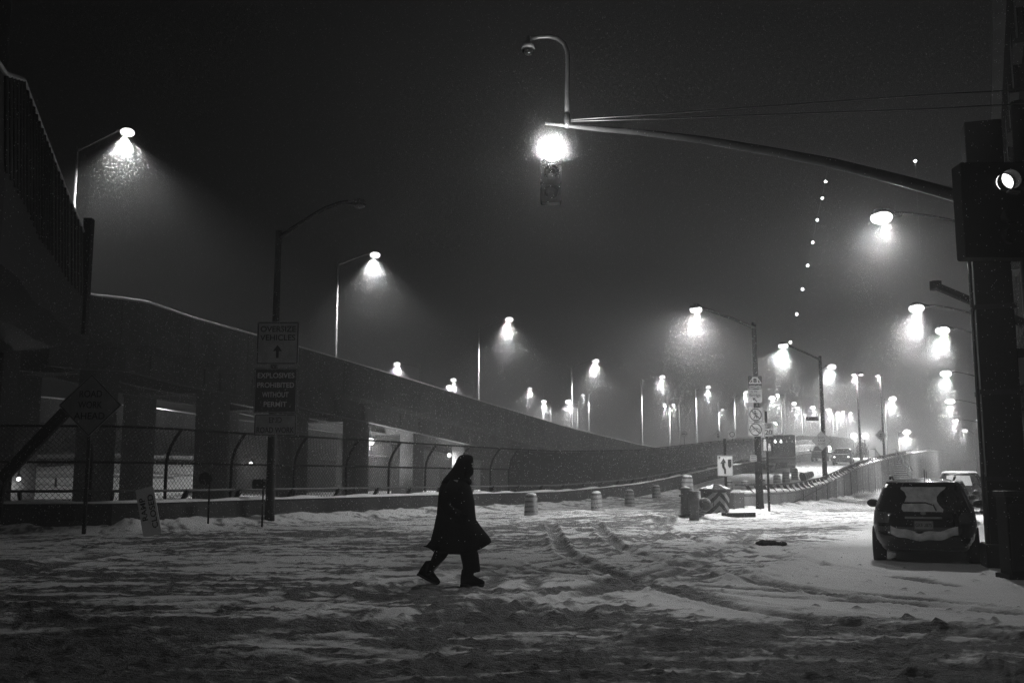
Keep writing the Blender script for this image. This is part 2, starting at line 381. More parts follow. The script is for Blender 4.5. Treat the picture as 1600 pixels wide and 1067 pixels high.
# panel joints: shallow dark seams standing out from the wall as batten strips, and the slanted construction joint
acc = 0; k = 0
for i in range(2, len(rp)-1):
    a, c = rp[i-1], rp[i+1]; tt = Vector((c.x-a.x, c.y-a.y, 0)).normalized(); r = Vector((tt.y, -tt.x, 0)); acc += .5
    if acc >= 1.5 and rp[i].y < 116:
        acc = 0; bracket(rp[i]+Vector((0, 0, .85)), tt, -r, 1.25, 'bracket', t)
    if i % 9 == 0 and rp[i].y < 120 and i > 20:
        z1 = rp[i].z+.74; ang = math.atan2(tt.y, tt.x); M = Euler((0, 0, ang)).to_matrix()
        MB().box(rp[i]+r*.19+Vector((0, 0, -rp[i].z+(z1-.1)/2)), (.045, .03, z1+.1), M).build('seam', M_black, t, True)
pts = []
for i in range(16, 80, 2):
    a, c = rp[i-1], rp[i+1]; tt = Vector((c.x-a.x, c.y-a.y, 0)).normalized(); r = Vector((tt.y, -tt.x, 0)); q = rp[i]+r*.2; q.z = .05+(i-16)*.038; pts.append(q)
MB().tube(pts, .03, 4).build('slanted_seam', M_black, t, True)
# wall end post
e = rp[0]; MB().box(e+Vector((-.05, -.25, .42)), (.55, .5, .95), (0, 0, .4)).build('end_block', M_conc, t, True, bevel=.03)

# ------------------------------------------------------------------ chain link fence
def fence_mesh():
    fp = [p for p in offset(on_ramp(resample(LEFT, .25)), -.55)]
    t = thing('chain_link_fence', 'tall chain link fence with curved posts between the barrier and the viaduct', 'fence', fp[0])
    def at(s, h):
        i = min(int(s/.25), len(fp)-2); f = s/.25-i; p = fp[i].lerp(fp[i+1], f); a = fp[max(i-2, 0)]; c = fp[min(i+2, len(fp)-1)]
        d = Vector((c.x-a.x, c.y-a.y, 0)).normalized(); r = Vector((d.y, -d.x, 0))
        k = max(h-1.9, 0); return p+Vector((0, 0, min(h, 1.9)+k*.93))+r*(k*k*.42)
    Lf = (len(fp)-2)*.25; H = 3.05
    s = 1.2
    while s < Lf and at(s, 0).y < 120:
        MB().tube([at(s, h) for h in (-.2, 1, 1.9, 2.2, 2.5, 2.8, H)], .05, 6).build('fence_post', M_black, t, True); s += 3.0
    for h in (1.98, H):
        MB().tube([at(q, h) for q in np.arange(0, Lf, 1.0)], .035, 5).build('fence_rail', M_black, t, True)
    b = MB(); w = .006; step = .16
    q = -H
    while q < 62:
        for sg in (1, -1):
            pts = []
            for h in (.3, 1.9, 2.5, H):
                ss = q+(h if sg > 0 else H-h)
                if 0 < ss < Lf: pts.append(at(ss, h))
            if len(pts) > 1: b.tube(pts, w, 3, cap=False, smooth=False)
        q += step
    b.build('wire_mesh', M_black, t, True)
    # solid sheet added to darken the far bays, where oblique mesh looks closed
    b = MB(); rings = []
    for s2 in np.arange(48, Lf-2, 1.0):
        rings.append([at(s2, h)+Vector((.03, 0, 0)) for h in (.1, 1.0, 1.9, 2.5, 2.98)]+[at(s2, h)+Vector((-.03, .02, 0)) for h in (2.98, 2.5, 1.9, 1.0, .1)])
    b.loft(rings, smooth=False).build('dark_infill', M_black, t, True)
fence_mesh()

# ------------------------------------------------------------------ viaduct
DV = Vector((.471, .882, 0)); NV = Vector((.882, -.471, 0))
def vline(Y): return Vector((-48.5+.534*Y, Y, 0))
VZ_Y = [30, 44, 50.6, 53.3, 56.7, 65, 70.5, 76, 85.7, 103, 120, 132, 150, 175, 240]
VZ = [10.4, 10.8, 10.8, 11.0, 10.55, 10.0, 9.5, 9.0, 8.1, 6.5, 5.45, 5.1, 5.3, 5.8, 6.2]
def vz(Y): return float(np.interp(Y, VZ_Y, VZ))
def smoothz(Y): return (vz(Y-3)+2*vz(Y)+vz(Y+3))/4 if Y > 62 else vz(Y)
vp = [vline(Y)+Vector((0, 0, smoothz(Y))) for Y in np.arange(49, 235, 1.5)]
v = thing('viaduct', 'long concrete viaduct sloping down past the fence with snow along its parapet', 'viaduct', vline(50))
MB().sweep(vp, [(.0, -2.3), (.12, -2.3), (.12, 0), (-.22, 0), (-.25, -1.0), (-9.4, -1.0), (-9.4, 0), (-9.75, 0), (-9.75, -2.3), (-9.4, -2.3), (-6.0, -2.6), (-3, -2.6), (-1.2, -2.5)]).build('deck', M_conc, v, True)
b = MB(); b.loft(noisy_cap(vp, .36, .13, 5, 0)); o = b.build('snow_cap', M_snow, v, True)
for p in o.data.vertices: p.co += NV*(-.05)
cols = [52.4, 59.8, 66.4, 72.5, 79.0, 86.0, 93, 100, 107]
cols = [46.0]+cols
for i, Y in enumerate(cols):
    top = smoothz(Y)-2.55; ang = math.atan2(DV.y, DV.x); M = Euler((0, 0, ang)).to_matrix()
    if i and top > 1.4:
        c = vline(Y)-NV*1.9; w = 1.55
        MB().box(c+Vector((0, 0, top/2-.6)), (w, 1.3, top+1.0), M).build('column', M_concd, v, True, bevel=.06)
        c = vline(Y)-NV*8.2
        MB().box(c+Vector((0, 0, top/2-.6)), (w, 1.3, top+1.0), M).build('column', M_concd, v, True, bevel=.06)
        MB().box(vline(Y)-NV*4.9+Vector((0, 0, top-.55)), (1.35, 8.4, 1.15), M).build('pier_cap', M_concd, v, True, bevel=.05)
gp = [vline(Y)-NV*.95+Vector((0, 0, smoothz(Y)-2.5)) for Y in np.arange(49, 128, 1.5)]
MB().sweep(gp, [(.25, -1.22), (.25, -1.16), (.03, -1.16), (.03, .1), (-.03, .1), (-.03, -1.16), (-.25, -1.16), (-.25, -1.22)]).build('girder', M_conc, v, True)
gp = [p-NV*3.2 for p in gp]; MB().sweep(gp, [(.25, -1.22), (.25, -1.16), (.03, -1.16), (.03, .1), (-.03, .1), (-.03, -1.16), (-.25, -1.16), (-.25, -1.22)]).build('girder', M_dsteel, v, True)
gp = [p-NV*3.4 for p in gp]; MB().sweep(gp, [(.25, -1.22), (.25, -1.16), (.03, -1.16), (.03, .1), (-.03, .1), (-.03, -1.16), (-.25, -1.16), (-.25, -1.22)]).build('girder', M_dsteel, v, True)
for Y in np.arange(52, 150, 4.2):
    c = vline(Y)+NV*.125+Vector((0, 0, smoothz(Y)-1.15)); MB().box(c, (.07, .02, 2.24), Euler((0, 0, math.atan2(DV.y, DV.x))).to_matrix()).build('joint', M_black, v, True)
# stiffeners and abutment
for Y in np.arange(51, 100, 3.6):
    c = vline(Y)-NV*.86+Vector((0, 0, smoothz(Y)-3.05)); MB().box(c, (.06, .16, 1.05), Euler((0, 0, math.atan2(DV.y, DV.x))).to_matrix()).build('stiffener', M_conc, v, True)
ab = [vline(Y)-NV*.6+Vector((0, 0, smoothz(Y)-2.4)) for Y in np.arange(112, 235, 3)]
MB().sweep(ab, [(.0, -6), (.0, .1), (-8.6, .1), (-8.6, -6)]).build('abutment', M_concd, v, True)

# near elevated road at upper left, running over towards the viaduct
npath_px = [(-120, -70, -30, 13), (-60, 20, 150, 15), (8, 120, 272, 18), (36, 128, 320, 22), (60, 190, 375, 26), (80, 240, 400, 30), (105, 305, 440, 35.5), (130, 364, 466, 42)]
t = thing('elevated_road', 'near black elevated road with corrugated panels coming in from the upper left', 'elevated road', P(130, 466, 42))
front = []; 
for px, y0, y1, Y in npath_px: front.append((P(px, y0, Y), P(px, y1, Y)))
rings = []
for a, c in front: rings.append([a, a+Vector((-.12, .12, 0)), Vector((c.x-.12, c.y+.12, c.z)), c])
b = MB(); b.loft(rings, smooth=False).build('panel', M_dsteel, t, True)
b = MB(); b.tube([a+Vector((.02, -.03, .04)) for a, c in front], .06, 6); b.build('top_rail', M_steel, t, True)
for i in range(2, len(front)-1):
    for f in np.arange(0, 1, .2):
        a = front[i][0].lerp(front[i+1][0], f); c = front[i][1].lerp(front[i+1][1], f)
        MB().tube([a+Vector((.05, -.05, -.02)), Vector((c.x+.05, c.y-.05, c.z))], .045, 4).build('rib', M_concd, t, True)
rings = []
for a, c in front: rings.append([c+Vector((.02, -.02, .1)), c+Vector((.02, -.02, -1.7)), c+Vector((-1.5, 1.0, -2.0)), c+Vector((-14, 7, -2.0)), c+Vector((-14, 7, .1))])
b = MB(); b.loft(rings, smooth=False).build('deck', M_black, t, True)
for (px, Y) in ((-90, 30), (-10, 47), (-150, 24)):
    q = P(px, 600, Y); MB().box((q.x, q.y, 3.4), (1.6, 1.6, 8.4)).build('column', M_black, t, True, bevel=.05)
a, c = front[-1]; MB().box(((a+c)/2)+Vector((.1, .1, -.45)), (.34, .34, (a-c).z+2.2)).build('end_post', M_black, t, True)
# tall pylon closing the view on the left
t = thing('tower_pier', 'black tower pier filling the upper left edge', 'pier', (P(-60, 300, 22).x, 22, 0))
MB().box((P(-62, 300, 22).x-1.5, 22.6, 8.4), (2.9, 2.4, 17.6)).build('shaft', M_black, t, True, bevel=.1)
MB().box((P(-62, 300, 22).x-1.5, 22.6, .3), (3.5, 3.0, 1.2)).build('footing', M_black, t, True, bevel=.1)

# second viaduct behind, seen between the columns
def bline(Y): return Vector((-81.6+.534*Y, Y, 0))
bz = lambda Y: float(np.interp(Y, [60, 90, 99, 130, 160, 200], [8.4, 7.9, 7.45, 6.0, 5.2, 5.5]))
v2 = thing('viaduct', 'second viaduct seen through the gaps between the nearer columns', 'viaduct', bline(90))
bp_ = [bline(Y)+Vector((0, 0, bz(Y))) for Y in np.arange(70, 200, 4)]
MB().sweep(bp_, [(0, -2.0), (.1, 0), (-.25, 0), (-.25, -.9), (-9, -.9), (-9, 0), (-9.3, 0), (-9.3, -2.0)]).build('deck', M_conc, v2, True)
b = MB(); b.loft(noisy_cap(bp_, .4, .12, 8, 0)); b.build('snow_cap', M_snow, v2, True)
MB().sweep([p+Vector((0, 0, -1.9))-NV*1.2 for p in bp_], [(0, -1.2), (0, .1), (-6.5, .1), (-6.5, -1.2)]).build('girder', M_concd, v2, True)
for Y in np.arange(74, 180, 9.5):
    top = bz(Y)-3; MB().box(bline(Y)-NV*2.2+Vector((0, 0, top/2-.3)), (1.6, 1.4, top+.6), (0, 0, 1.08)).build('column', M_concd, v2, True, bevel=.05)
# snowy embankment, guard rails and a back wall beyond it
t = thing('abutment_wall', 'pale concrete wall lit by lamps behind the viaduct columns', 'wall', (-30, 118, 0))
MB().sweep([Vector((-88, 84, 0)), Vector((-40, 104, 0)), Vector((-8, 138, 0)), Vector((10, 176, 0))], [(0, -.5), (0, 4.0), (-.6, 4.0), (-.6, -.5)]).build('wall', M_conc, t, True)
MB().sweep([Vector((-88, 84, 4.0)), Vector((-40, 104, 4.0)), Vector((-8, 138, 4.0)), Vector((10, 176, 4))], [(.05, 0), (.0, .12), (-.6, .12), (-.65, 0)]).build('snow_cap', M_snow, t, True)
bank = MB(); rows = []
for x in np.linspace(-75, -24, 30):
    y0 = 60+(x+75)*.22
    rows.append([Vector((x, y0+d, max(-.05, h+.25*math.sin(x*.35+d)))) for d, h in ((0, -.1), (4, .4), (9, 1.6), (13, 2.5), (17, 2.6), (22, 2.6))])
bank.loft(rows, closed=False, cap=False); struct(bank.build('hill', M_snow))
for zz, dy, lab in ((2.55, 13.6, 'upper snow topped guard rail on the bank behind the viaduct'), (.95, 6.5, 'lower guard rail on the bank behind the viaduct')):
    pth = [Vector((x, 60+(x+75)*.22+dy, zz+.25*math.sin(x*.35+dy)*.3)) for x in np.linspace(-74, -26, 30)]
    t = thing('guard_rail', lab, 'guard rail', pth[0])
    MB().sweep([p+Vector((0, 0, .75)) for p in pth], [(.04, -.16), (.09, 0), (.04, .16), (-.02, .16), (-.02, -.16)]).build('beam', M_steel, t, True)
    for p in pth[::2]: MB().box(p+Vector((0, .08, .4)), (.12, .12, 1.0)).build('guard_post', M_dsteel, t, True)

# ------------------------------------------------------------------ stairs at the end of the wall
s0 = P(1407, 745, 104); s0.z = 1.4
t = thing('stairway', 'snow covered steps with pale handrails beyond the end of the wall', 'stairs', s0, .0)
n = 12
for i in range(n):
    MB().box((0, i*.32, .1+i*.19), (2.0, .34, .2)).build('step', M_conc, t); MB().box((0, i*.32-.02, .225+i*.19), (1.96, .3, .06)).build('snow_cover', M_snow, t)
for sx in (-1.08, 1.15):
    b = MB(); b.tube([(sx, -.3, 1.0), (sx, n*.32, 1.0+n*.19), (sx+.0, n*.32+1.5, 1.05+n*.19)], .06, 6)
    b.tube([(sx, -.3, .55), (sx, n*.32, .55+n*.19)], .04, 6)
    for i in range(0, n+1, 3): b.tube([(sx, i*.32, i*.19), (sx, i*.32, 1.0+i*.19)], .04, 5)
    b.build('handrail', M_steel, t)
MB().box((0, 1.8, -.6), (2.5, 4.0, 1.6)).build('base', M_wall, t)
# dark hillside to the right of the street
b = MB(); rows = []
for k, Y in enumerate(np.linspace(112, 300, 26)):
    rows.append([Vector((.47*Y+off+2*math.sin(k*1.3), Y+off*.1, h*(.8+.3*math.sin(k*.9+off)))) for off, h in ((-4, -.2), (2, 2.4), (8, 5), (16, 8), (30, 10), (60, 11))])
b.loft(rows, closed=False, cap=False); struct(b.build('hill', mat('dark_scrub', .03, .95, .5, .6, 1.0, bscale=3)))
# ------------------------------------------------------------------ lamps
LAMPS = []
def lights(parent, pos, power, tilt=(0, 0), omni=1, ang=None, drop=.3):
    ang = ang or ANG; omni = omni*OMNI
    loc = Vector(pos)-Vector(parent.location)
    if power <= 0: return
    power *= .8+.45*((pos[0]*7.31+pos[1]*3.7) % 1.0)
    LAMPS.append((Vector(pos), power, tilt))
    if omni > .1 or parent.location.y < 50:
        d = bpy.data.lights.new('lamp_light', 'POINT'); d.energy = power*omni*LP; d.shadow_soft_size = .12
        o = bpy.data.objects.new('lamp_light', d); COL.objects.link(o); o.parent = parent; o.location = loc+Vector((0, 0, -drop))
    if omni > .1: return
    d = bpy.data.lights.new('lamp_beam', 'SPOT'); d.energy = power*LP; d.spot_size = R(ang); d.spot_blend = 1; d.shadow_soft_size = .05
    o = bpy.data.objects.new('lamp_beam', d); COL.objects.link(o); o.parent = parent; o.location = loc+Vector((0, 0, -drop)); o.rotation_euler = (tilt[1], tilt[0], 0)
def cobra(head, dirv, parent, lit=True, s=1.0, m=M_dsteel, em=None, lens_r=.27):
    """luminaire: flat tapered shell with a drop lens beneath"""
    d = Vector((dirv.x, dirv.y, 0)).normalized(); r = Vector((d.y, -d.x, 0)); rings = []
    for t, w, h, dz in ((-.42, .06, .05, .02), (-.36, .09, .07, .02), (-.2, .11, .09, .03), (-.05, .19, .12, .04), (.15, .23, .15, .05), (.32, .19, .12, .04), (.40, .08, .05, .02)):
        rings.append([head+d*t*s+r*math.cos(a)*w*s+Vector((0, 0, (math.sin(a)*h+dz)*s)) for a in [2*math.pi*k/12 for k in range(12)]])
    b = MB(); b.loft(rings); b.build('lamp_housing', m, parent, True)
    b = MB(); b.ball(head+d*.14*s+Vector((0, 0, -.08*s)), (lens_r*s, lens_r*s, .14*s if not lit else lens_r*.6*s), seg=14, rings=8); b.build('lamp_lens', (em or E_lamp) if lit else M_glass, parent, True)
def street_lamp(head, pole_x, pole_z, base_z, label, power, group=None, style='straight', m=M_steel, r=.09, tilt=None, em=None, lens=.27, pole_y=None, lit=True, omni=1, name='street_lamp', rtop=None, s=1.0, ang=None):
    py_ = head.y if pole_y is None else pole_y
    t = thing(name, label, 'street lamp', (pole_x, py_, base_z), 0, group)
    b = MB(); b.tube([(pole_x, py_, base_z-.3), (pole_x, py_, base_z+.6), (pole_x, py_, pole_z+.25)], [r*1.25, r, (rtop or r*.7)], 10); b.build('pole', m, t, True)
    a = Vector((pole_x, py_, pole_z)); h = head+Vector((0, 0, .06)); d = h-a
    if style == 'curved': pts = [a]+[a+Vector((d.x*f, d.y*f, d.z*g)) for f, g in ((.2, .30), (.4, .58), (.6, .82), (.78, .96), (.9, 1.0), (1, 1.0))]
    else: pts = [a, a+Vector((d.x*.45, d.y*.45, d.z*.52)), a+Vector((d.x*.8, d.y*.8, d.z*.90)), h]
    dh = Vector((d.x, d.y, 0)).normalized()
    pts[-1] = h-dh*.36*s
    b = MB(); b.tube(pts, [r*.55]+[r*.42]*(len(pts)-1), 7); b.build('arm', m, t, True)
    cobra(head, dh, t, lit, s, m, em, lens)
    if lit: lights(t, head, power, tilt or (0, 0), omni, ang, (.08+.6*lens)*s+.03)
    return t
# viaduct row (arms reach right over the deck)
VL = [(195, 205, 121, 236, 59.4, 'nearest of the tall lamps on the viaduct, at upper left beside the corrugated panels'),
      (583, 397, 528, 414, 81, 'tall straight armed lamp on the viaduct right of the dark unlit lamp'),
      (793, 498, 748, 513, 101, 'straight armed viaduct lamp above the walking person'),
      (929, 563, 893, 575, 121, 'fourth viaduct lamp, right of the one above the walker'),
      (1033, 588, 1002, 596, 142, 'fifth viaduct lamp where the snowy parapet levels out'),
      (1105, 604, 1087, 610, 165, 'sixth viaduct lamp, small, left of the bridge sign'),
      (1164, 612, 1147, 622, 185, 'last viaduct lamp, glowing right beside the bridge sign')]
for px, py, qx, qy, Y, lab in VL:
    h = P(px, py, Y); x = P(qx, qy, Y).x
    street_lamp(h, x, P(qx, qy, Y).z, smoothz(Y-4)-.9, lab, 3300, 'lamps along the viaduct', tilt=(R(-4), R(5)), ang=120, lens=.36 if Y < 70 else .36, r=.12, rtop=.08, s=1.2)
# lamps behind the viaduct, arms reaching left
for px, py, qx, qy, Y, pw, lab in ((622, 568, 656, 574, 128, 3800, 'lamp reaching left just above the viaduct parapet, pole at its right'),
                              (710, 593, 740, 600, 146, 3300, 'second lamp reaching left behind the viaduct parapet'),
                              (829, 607, 849, 612, 205, 3800, 'third lamp reaching left beyond the viaduct, in the haze'),
                              (912, 617, 920, 618, 240, 1300, 'faint lamp with thin pole between the fourth viaduct lamp and its pole'),
                              (1046-7, 632, 1046, 634, 230, 1300, 'faint lamp at left of a double headed pole'),
                              (1128, 640, 1123, 643, 240, 1200, 'faint small lamp left of the bridge sign pole')):
    h = P(px, py, Y); q = P(qx, qy, Y)
    street_lamp(h, q.x, q.z, 1.0, lab, pw, 'lamps of the roads behind the viaduct', tilt=(R(10), 0), lens=.45, r=.12)
# distant lamps: round glows
FL = [(703, 604, 170, 'low round glow touching the viaduct parapet beside a left reaching lamp'), (851, 627, 190, 'small round glow beside a thin pole left of the fourth viaduct pole'),
      (890, 627, 150, 'round glow on the fourth viaduct pole'), (1053, 632, 230, 'faint lamp at right of a double headed pole'), (1208, 621, 150, 'bright round lamp right of the bridge sign'),
      (1216, 616, 200, 'tiny lamp touching the bright one right of the bridge sign'), (1242, 630, 190, 'upper lamp of the cluster over the truck'), (1248, 637, 210, 'middle lamp of the cluster over the truck'),
      (1245, 648, 220, 'lowest lamp of the cluster over the truck'), (1258, 648, 240, 'tiny lamp over the street name sign'), (1271, 636, 190, 'bright lamp just left of the second dark pole'),
      (1272, 648, 230, 'tiny lamp beneath the bright one left of the second dark pole'), (1296, 640, 185, 'leftmost lamp of the row right of the second dark pole'), (1308, 645, 195, 'second lamp of the row right of the second dark pole'),
      (1316, 643, 200, 'third lamp of the row right of the second dark pole'), (1328, 645, 210, 'rightmost lamp of the row, left of the twin lamp pole'), (1393, 622, 130, 'round lamp in the dark right of the third dark pole'),
      (1415, 674, 125, 'round lamp low over the stairway'), (1187, 654, 200, 'small lamp behind the no walking sign'), (1212, 660, 220, 'tiny lamp over the truck roof')]
for px, py, Y, lab in FL:
    h = P(px, py, Y); pw = 2400 if Y < 200 else 1500
    street_lamp(h, h.x+(1.2 if px < 1300 else -.9), h.z-.25, 1.0, lab, pw, 'distant lamps across the haze', lens=.5 if Y < 200 else .36, em=E_far, r=.09, ang=144, m=M_dsteel)
# row on the right street: heads hang left of poles standing by the dark building
RL = [(1385, 336, 27.0, 420, .3), (1437, 479, 41.5, 1000, .32), (1477, 514, 47.6, 1000, .34), (1481, 582, 66.6, 1000, .38), (1487, 626, 91, 1100, .42), (1495, 656, 120, 800, .36), (1509, 672, 147, 400, .4), (1529, 655, 150, 150, .22)]
RN = ['nearest lamp on the right, glow under the traffic signal mast', 'second lamp down the right street, large glow', 'third lamp down the right street, glow nearest the dark building', 'fourth lamp down the right street, smaller glow',
      'fifth lamp down the right street, round glow', 'sixth lamp down the right street, tiny', 'tiny double light low by the dark building', 'tiny light nearest the dark building']
for (px, py, Y, pw, ln), lab in zip(RL, RN):
    h = P(px, py, Y); x = .47*Y+.75 if px < 1500 else h.x+1.2
    z = h.z-.55 if Y > 30 else h.z-.45
    street_lamp(h, x, z, 0, 'street lamp: '+lab if False else lab, pw, 'street lamps along the right street', 'curved', m=M_dsteel, tilt=(R(28), R(-20 if Y < 30 else -4)), ang=122 if Y > 30 else 146, lens=ln, r=.09, rtop=.06)
# three dark poles by the ramp, arms reaching left
street_lamp(P(1090, 482, 41), P(1181, 600, 45).x, P(1181, 512, 45).z, 0, 'tall dark curved arm lamp carrying the bridge and no walking signs', 850, 'dark curved arm lamps beside the ramp', 'curved', M_black, .17, tilt=(R(12), R(-10)), ang=158, lens=.26, rtop=.1, pole_y=45)
street_lamp(P(1225, 539, 59.5), P(1283, 600, 66).x, P(1283, 562, 66).z, rz(66), 'dark curved arm lamp behind the right lane ends sign', 1300, 'dark curved arm lamps beside the ramp', 'curved', M_black, .17, tilt=(R(18), 0), ang=136, lens=.3, rtop=.1, pole_y=66)
street_lamp(P(1297, 572, 92), P(1283.5, 600, 92).x-.05, P(1283, 578, 92).z, rz(92), 'bright lamp whose pole hides behind the second dark pole', 3000, 'dark curved arm lamps beside the ramp', 'curved', M_black, .1, tilt=(R(10), 0), lens=.42)
t = street_lamp(P(1336, 584, 97), P(1339.5, 600, 97).x, P(1340, 586, 97).z, rz(97), 'twin headed lamp on a slim dark pole by the oncoming cars', 700, None, 'straight', M_black, .11, lens=.22)
cobra(P(1343, 584, 97), Vector((1, 0, 0)), t, True, 1, M_black, E_lamp, .22)
street_lamp(P(1373, 586, 107), P(1376, 600, 107).x, P(1376, 596, 107).z, rz(107), 'third dark pole on the ramp with a small bright lamp', 500, None, 'straight', M_black, .12, lens=.24)
# unlit dark lamp at left with its sign stack
Yl = 33.0
t = street_lamp(P(556, 318, Yl), P(441, 370, Yl).x-.12, P(441, 372, Yl).z, 0, 'unlit dark street lamp at left carrying three stacked road signs', 0, None, 'curved', M_black, .15, lit=False, rtop=.1, s=.85)
LAMPX = P(441, 370, Yl).x-.12
# lamps under the viaduct
def wall_lamp(px, py, Y, label, pw, r=.17):
    p = P(px, py, Y); t = thing('wall_lamp', label, 'lamp', (p.x, p.y, p.z), 0, 'small lamps under the viaduct')
    b = MB(); b.ball(p, (r, r, r)); b.build('bulb', E_lamp, t, True)
    b = MB(); b.lathe([(r*1.25, 0), (r*.9, .12), (.05, .16), (.04, .7)], p+Vector((0, 0, r*.9)), 12); b.build('shade', M_black, t, True)
    d = bpy.data.lights.new('lamp_light', 'POINT'); d.energy = pw*LP*.12; d.shadow_soft_size = .1
    o = bpy.data.objects.new('lamp_light', d); COL.objects.link(o); o.parent = t; o.location = (0, 0, -r-.25)
wall_lamp(579, 690, 78, 'brightest lamp hanging under the viaduct left of the walker', 1500, .3)
wall_lamp(702, 711, 86, 'small lamp under the viaduct right above the walker\'s head', 600, .2)
wall_lamp(233, 733, 84, 'lamp low between the first two viaduct columns', 260, .16)
wall_lamp(392, 724, 84, 'lamp just left of the road sign stack under the viaduct', 260, .16)
wall_lamp(29, 748, 55, 'small lamp low at far left by the leaning beam', 70, .12)
wall_lamp(255, 623, 92, 'tiny lamp over the second viaduct parapet between columns', 150, .1)
# suspension bridge cable and its lights
cps = [(1185, 640), (1225, 574), (1235, 535), (1245, 491), (1254, 452), (1262, 415), (1270, 379), (1277, 344), (1285, 310), (1290, 284)]
YC = 235
t = thing('suspension_cable', 'string of small bridge cable lights climbing steeply over the dark poles', 'bridge cable', P(*cps[0], YC))
b = MB(); b.tube([P(a, c, YC)+Vector((0, 0, .55)) for a, c in cps]+[P(1294, 262, YC)], .05, 5); b.build('cable', M_steel, t, True)
for k, (a, c) in enumerate(cps[1:]):
    q = P(a, c, YC); b = MB(); b.ball(q, .34); b.build('cable_light', E_dot, t, True)
    if k == 0: pass
q = P(1430, 252, YC); t = thing('beacon_light', 'single small beacon light high in the sky beneath the mast arm', 'light', (q.x, q.y, 0))
b = MB(); b.ball(q, .4); b.build('bulb', E_dot, t, True)
b = MB(); b.tube([(q.x, q.y, 0), (q.x, q.y, q.z-.2)], .06, 5); b.build('mast', M_steel, t, True)
# floodlights by the oncoming traffic
for px, py, pw, lab in ((1334, 681, 800, 'left of the two blazing floodlights behind the oncoming cars'), (1352, 681, 800, 'right of the two blazing floodlights behind the oncoming cars')):
    Y = 135; h = P(px, py, Y); t = thing('floodlight', lab, 'floodlight', (h.x, h.y, rz(Y)), 0, 'floodlights at the crest of the ramp')
    b = MB(); b.tube([(h.x, h.y+.3, rz(Y)), (h.x, h.y+.3, h.z)], .08, 6); b.build('pole', M_black, t, True)
    b = MB(); b.box(h+Vector((0, .25, 0)), (.9, .3, .6)); b.build('lamp_housing', M_black, t, True)
    b = MB(); b.ball(h, (.5, .12, .42)); b.build('lamp_lens', E_lamp, t, True)
    d = bpy.data.lights.new('lamp_beam', 'SPOT'); d.energy = pw*LP; d.spot_size = R(150); d.spot_blend = 1; d.shadow_soft_size = .2
    o = bpy.data.objects.new('lamp_beam', d); COL.objects.link(o); o.parent = t; o.location = Vector((h.x, h.y-.5, h.z))-Vector(t.location); o.rotation_euler = (R(-80), 0, 0)

# ------------------------------------------------------------------ signs
def text(s, size, c, mt, parent, sp=1.0, rotz=0, th=.003, w=None, align='CENTER'):
    """lettering lying in the local XZ plane facing -Y, local to the parent"""
    cu = bpy.data.curves.new('lettering', 'FONT'); cu.body = s; cu.size = size; cu.align_x = align; cu.align_y = 'CENTER'; cu.space_character = sp; cu.extrude = th; cu.offset = .012*size
    tmp = bpy.data.objects.new('tmp', cu); me = bpy.data.meshes.new_from_object(tmp); bpy.data.objects.remove(tmp)
    if w:
        xs = [v.co.x for v in me.vertices]; f = w/max(max(xs)-min(xs), 1e-6)
        for v in me.vertices: v.co.x *= f
    M = Matrix.Translation(c) @ Matrix.Rotation(rotz, 4, 'Y') @ Matrix.Rotation(R(90), 4, 'X')
    me.transform(M); me.materials.clear(); me.materials.append(mt)
    o = bpy.data.objects.new('lettering', me); COL.objects.link(o); o.parent = parent; return o
def rrect(w, h, r=.05, n=4):
    out = []
    for cx, cz, a0 in ((w/2-r, h/2-r, 0), (-w/2+r, h/2-r, 90), (-w/2+r, -h/2+r, 180), (w/2-r, -h/2+r, 270)):
        for k in range(n+1): a = R(a0+90*k/n); out.append((cx+r*math.cos(a), cz+r*math.sin(a)))
    return out
def plate(name, w, h, m, parent, y=0, r=.05, th=.012, poly=None, c=(0, 0)):
    b = MB(); b.prism(poly or rrect(w, h, r), (c[0], y, c[1]), (1, 0, 0), (0, 0, 1), th); return b.build(name, m, parent)
def border(w, h, m, parent, y, t=.018, r=.05, inset=.02, poly=None):
    o = poly or rrect(w-2*inset, h-2*inset, r)
    k = len(o); 
    if poly: f = 1-t/(w/2); inn = [(x*f, z*f) for x, z in o]
    else: inn = rrect(w-2*inset-2*t, h-2*inset-2*t, max(r-t, .01))
    vs = [Vector((x, y, z)) for x, z in o]+[Vector((x, y, z)) for x, z in inn]
    vs += [v+Vector((0, .004, 0)) for v in vs]
    fs = [(i, (i+1) % k, k+(i+1) % k, k+i) for i in range(k)]+[(2*k+i, 3*k+i, 3*k+(i+1) % k, 2*k+(i+1) % k) for i in range(k)]
    b = MB(); b.add(vs, fs); return b.build('border', m, parent)
def sign(px0, py0, px1, py1, Y, name, label, m, dy=0, group=None, r=.05, tilt=0):
    c = P((px0+px1)/2, (py0+py1)/2, Y); w = (px1-px0)/ppm(Y); h = (py1-py0)/ppm(Y)
    t = thing(name, label, 'sign', (c.x, c.y+dy, c.z), tilt, group); plate('panel', w, h, m, t, 0, r); return t, w, h
def ring(r0, r1, m, parent, y, c=(0, 0), n=32, name='prohibition_ring'):
    b = MB(); vs = []; 
    for k in range(n):
        a = 2*math.pi*k/n
        for rr in (r0, r1): vs.append((c[0]+rr*math.cos(a), y, c[1]+rr*math.sin(a)))
    vs += [(x, yy+.004, z) for x, yy, z in vs]
    fs = [(2*k, 2*k+1, 2*((k+1) % n)+1, 2*((k+1) % n)) for k in range(n)]; b.add(vs, fs); return b.build(name, m, parent)
def flat(polys, m, parent, y, name):
    b = MB()
    for p in polys: b.prism(p, (0, y, 0), (1, 0, 0), (0, 0, 1), .004)
    return b.build(name, m, parent)
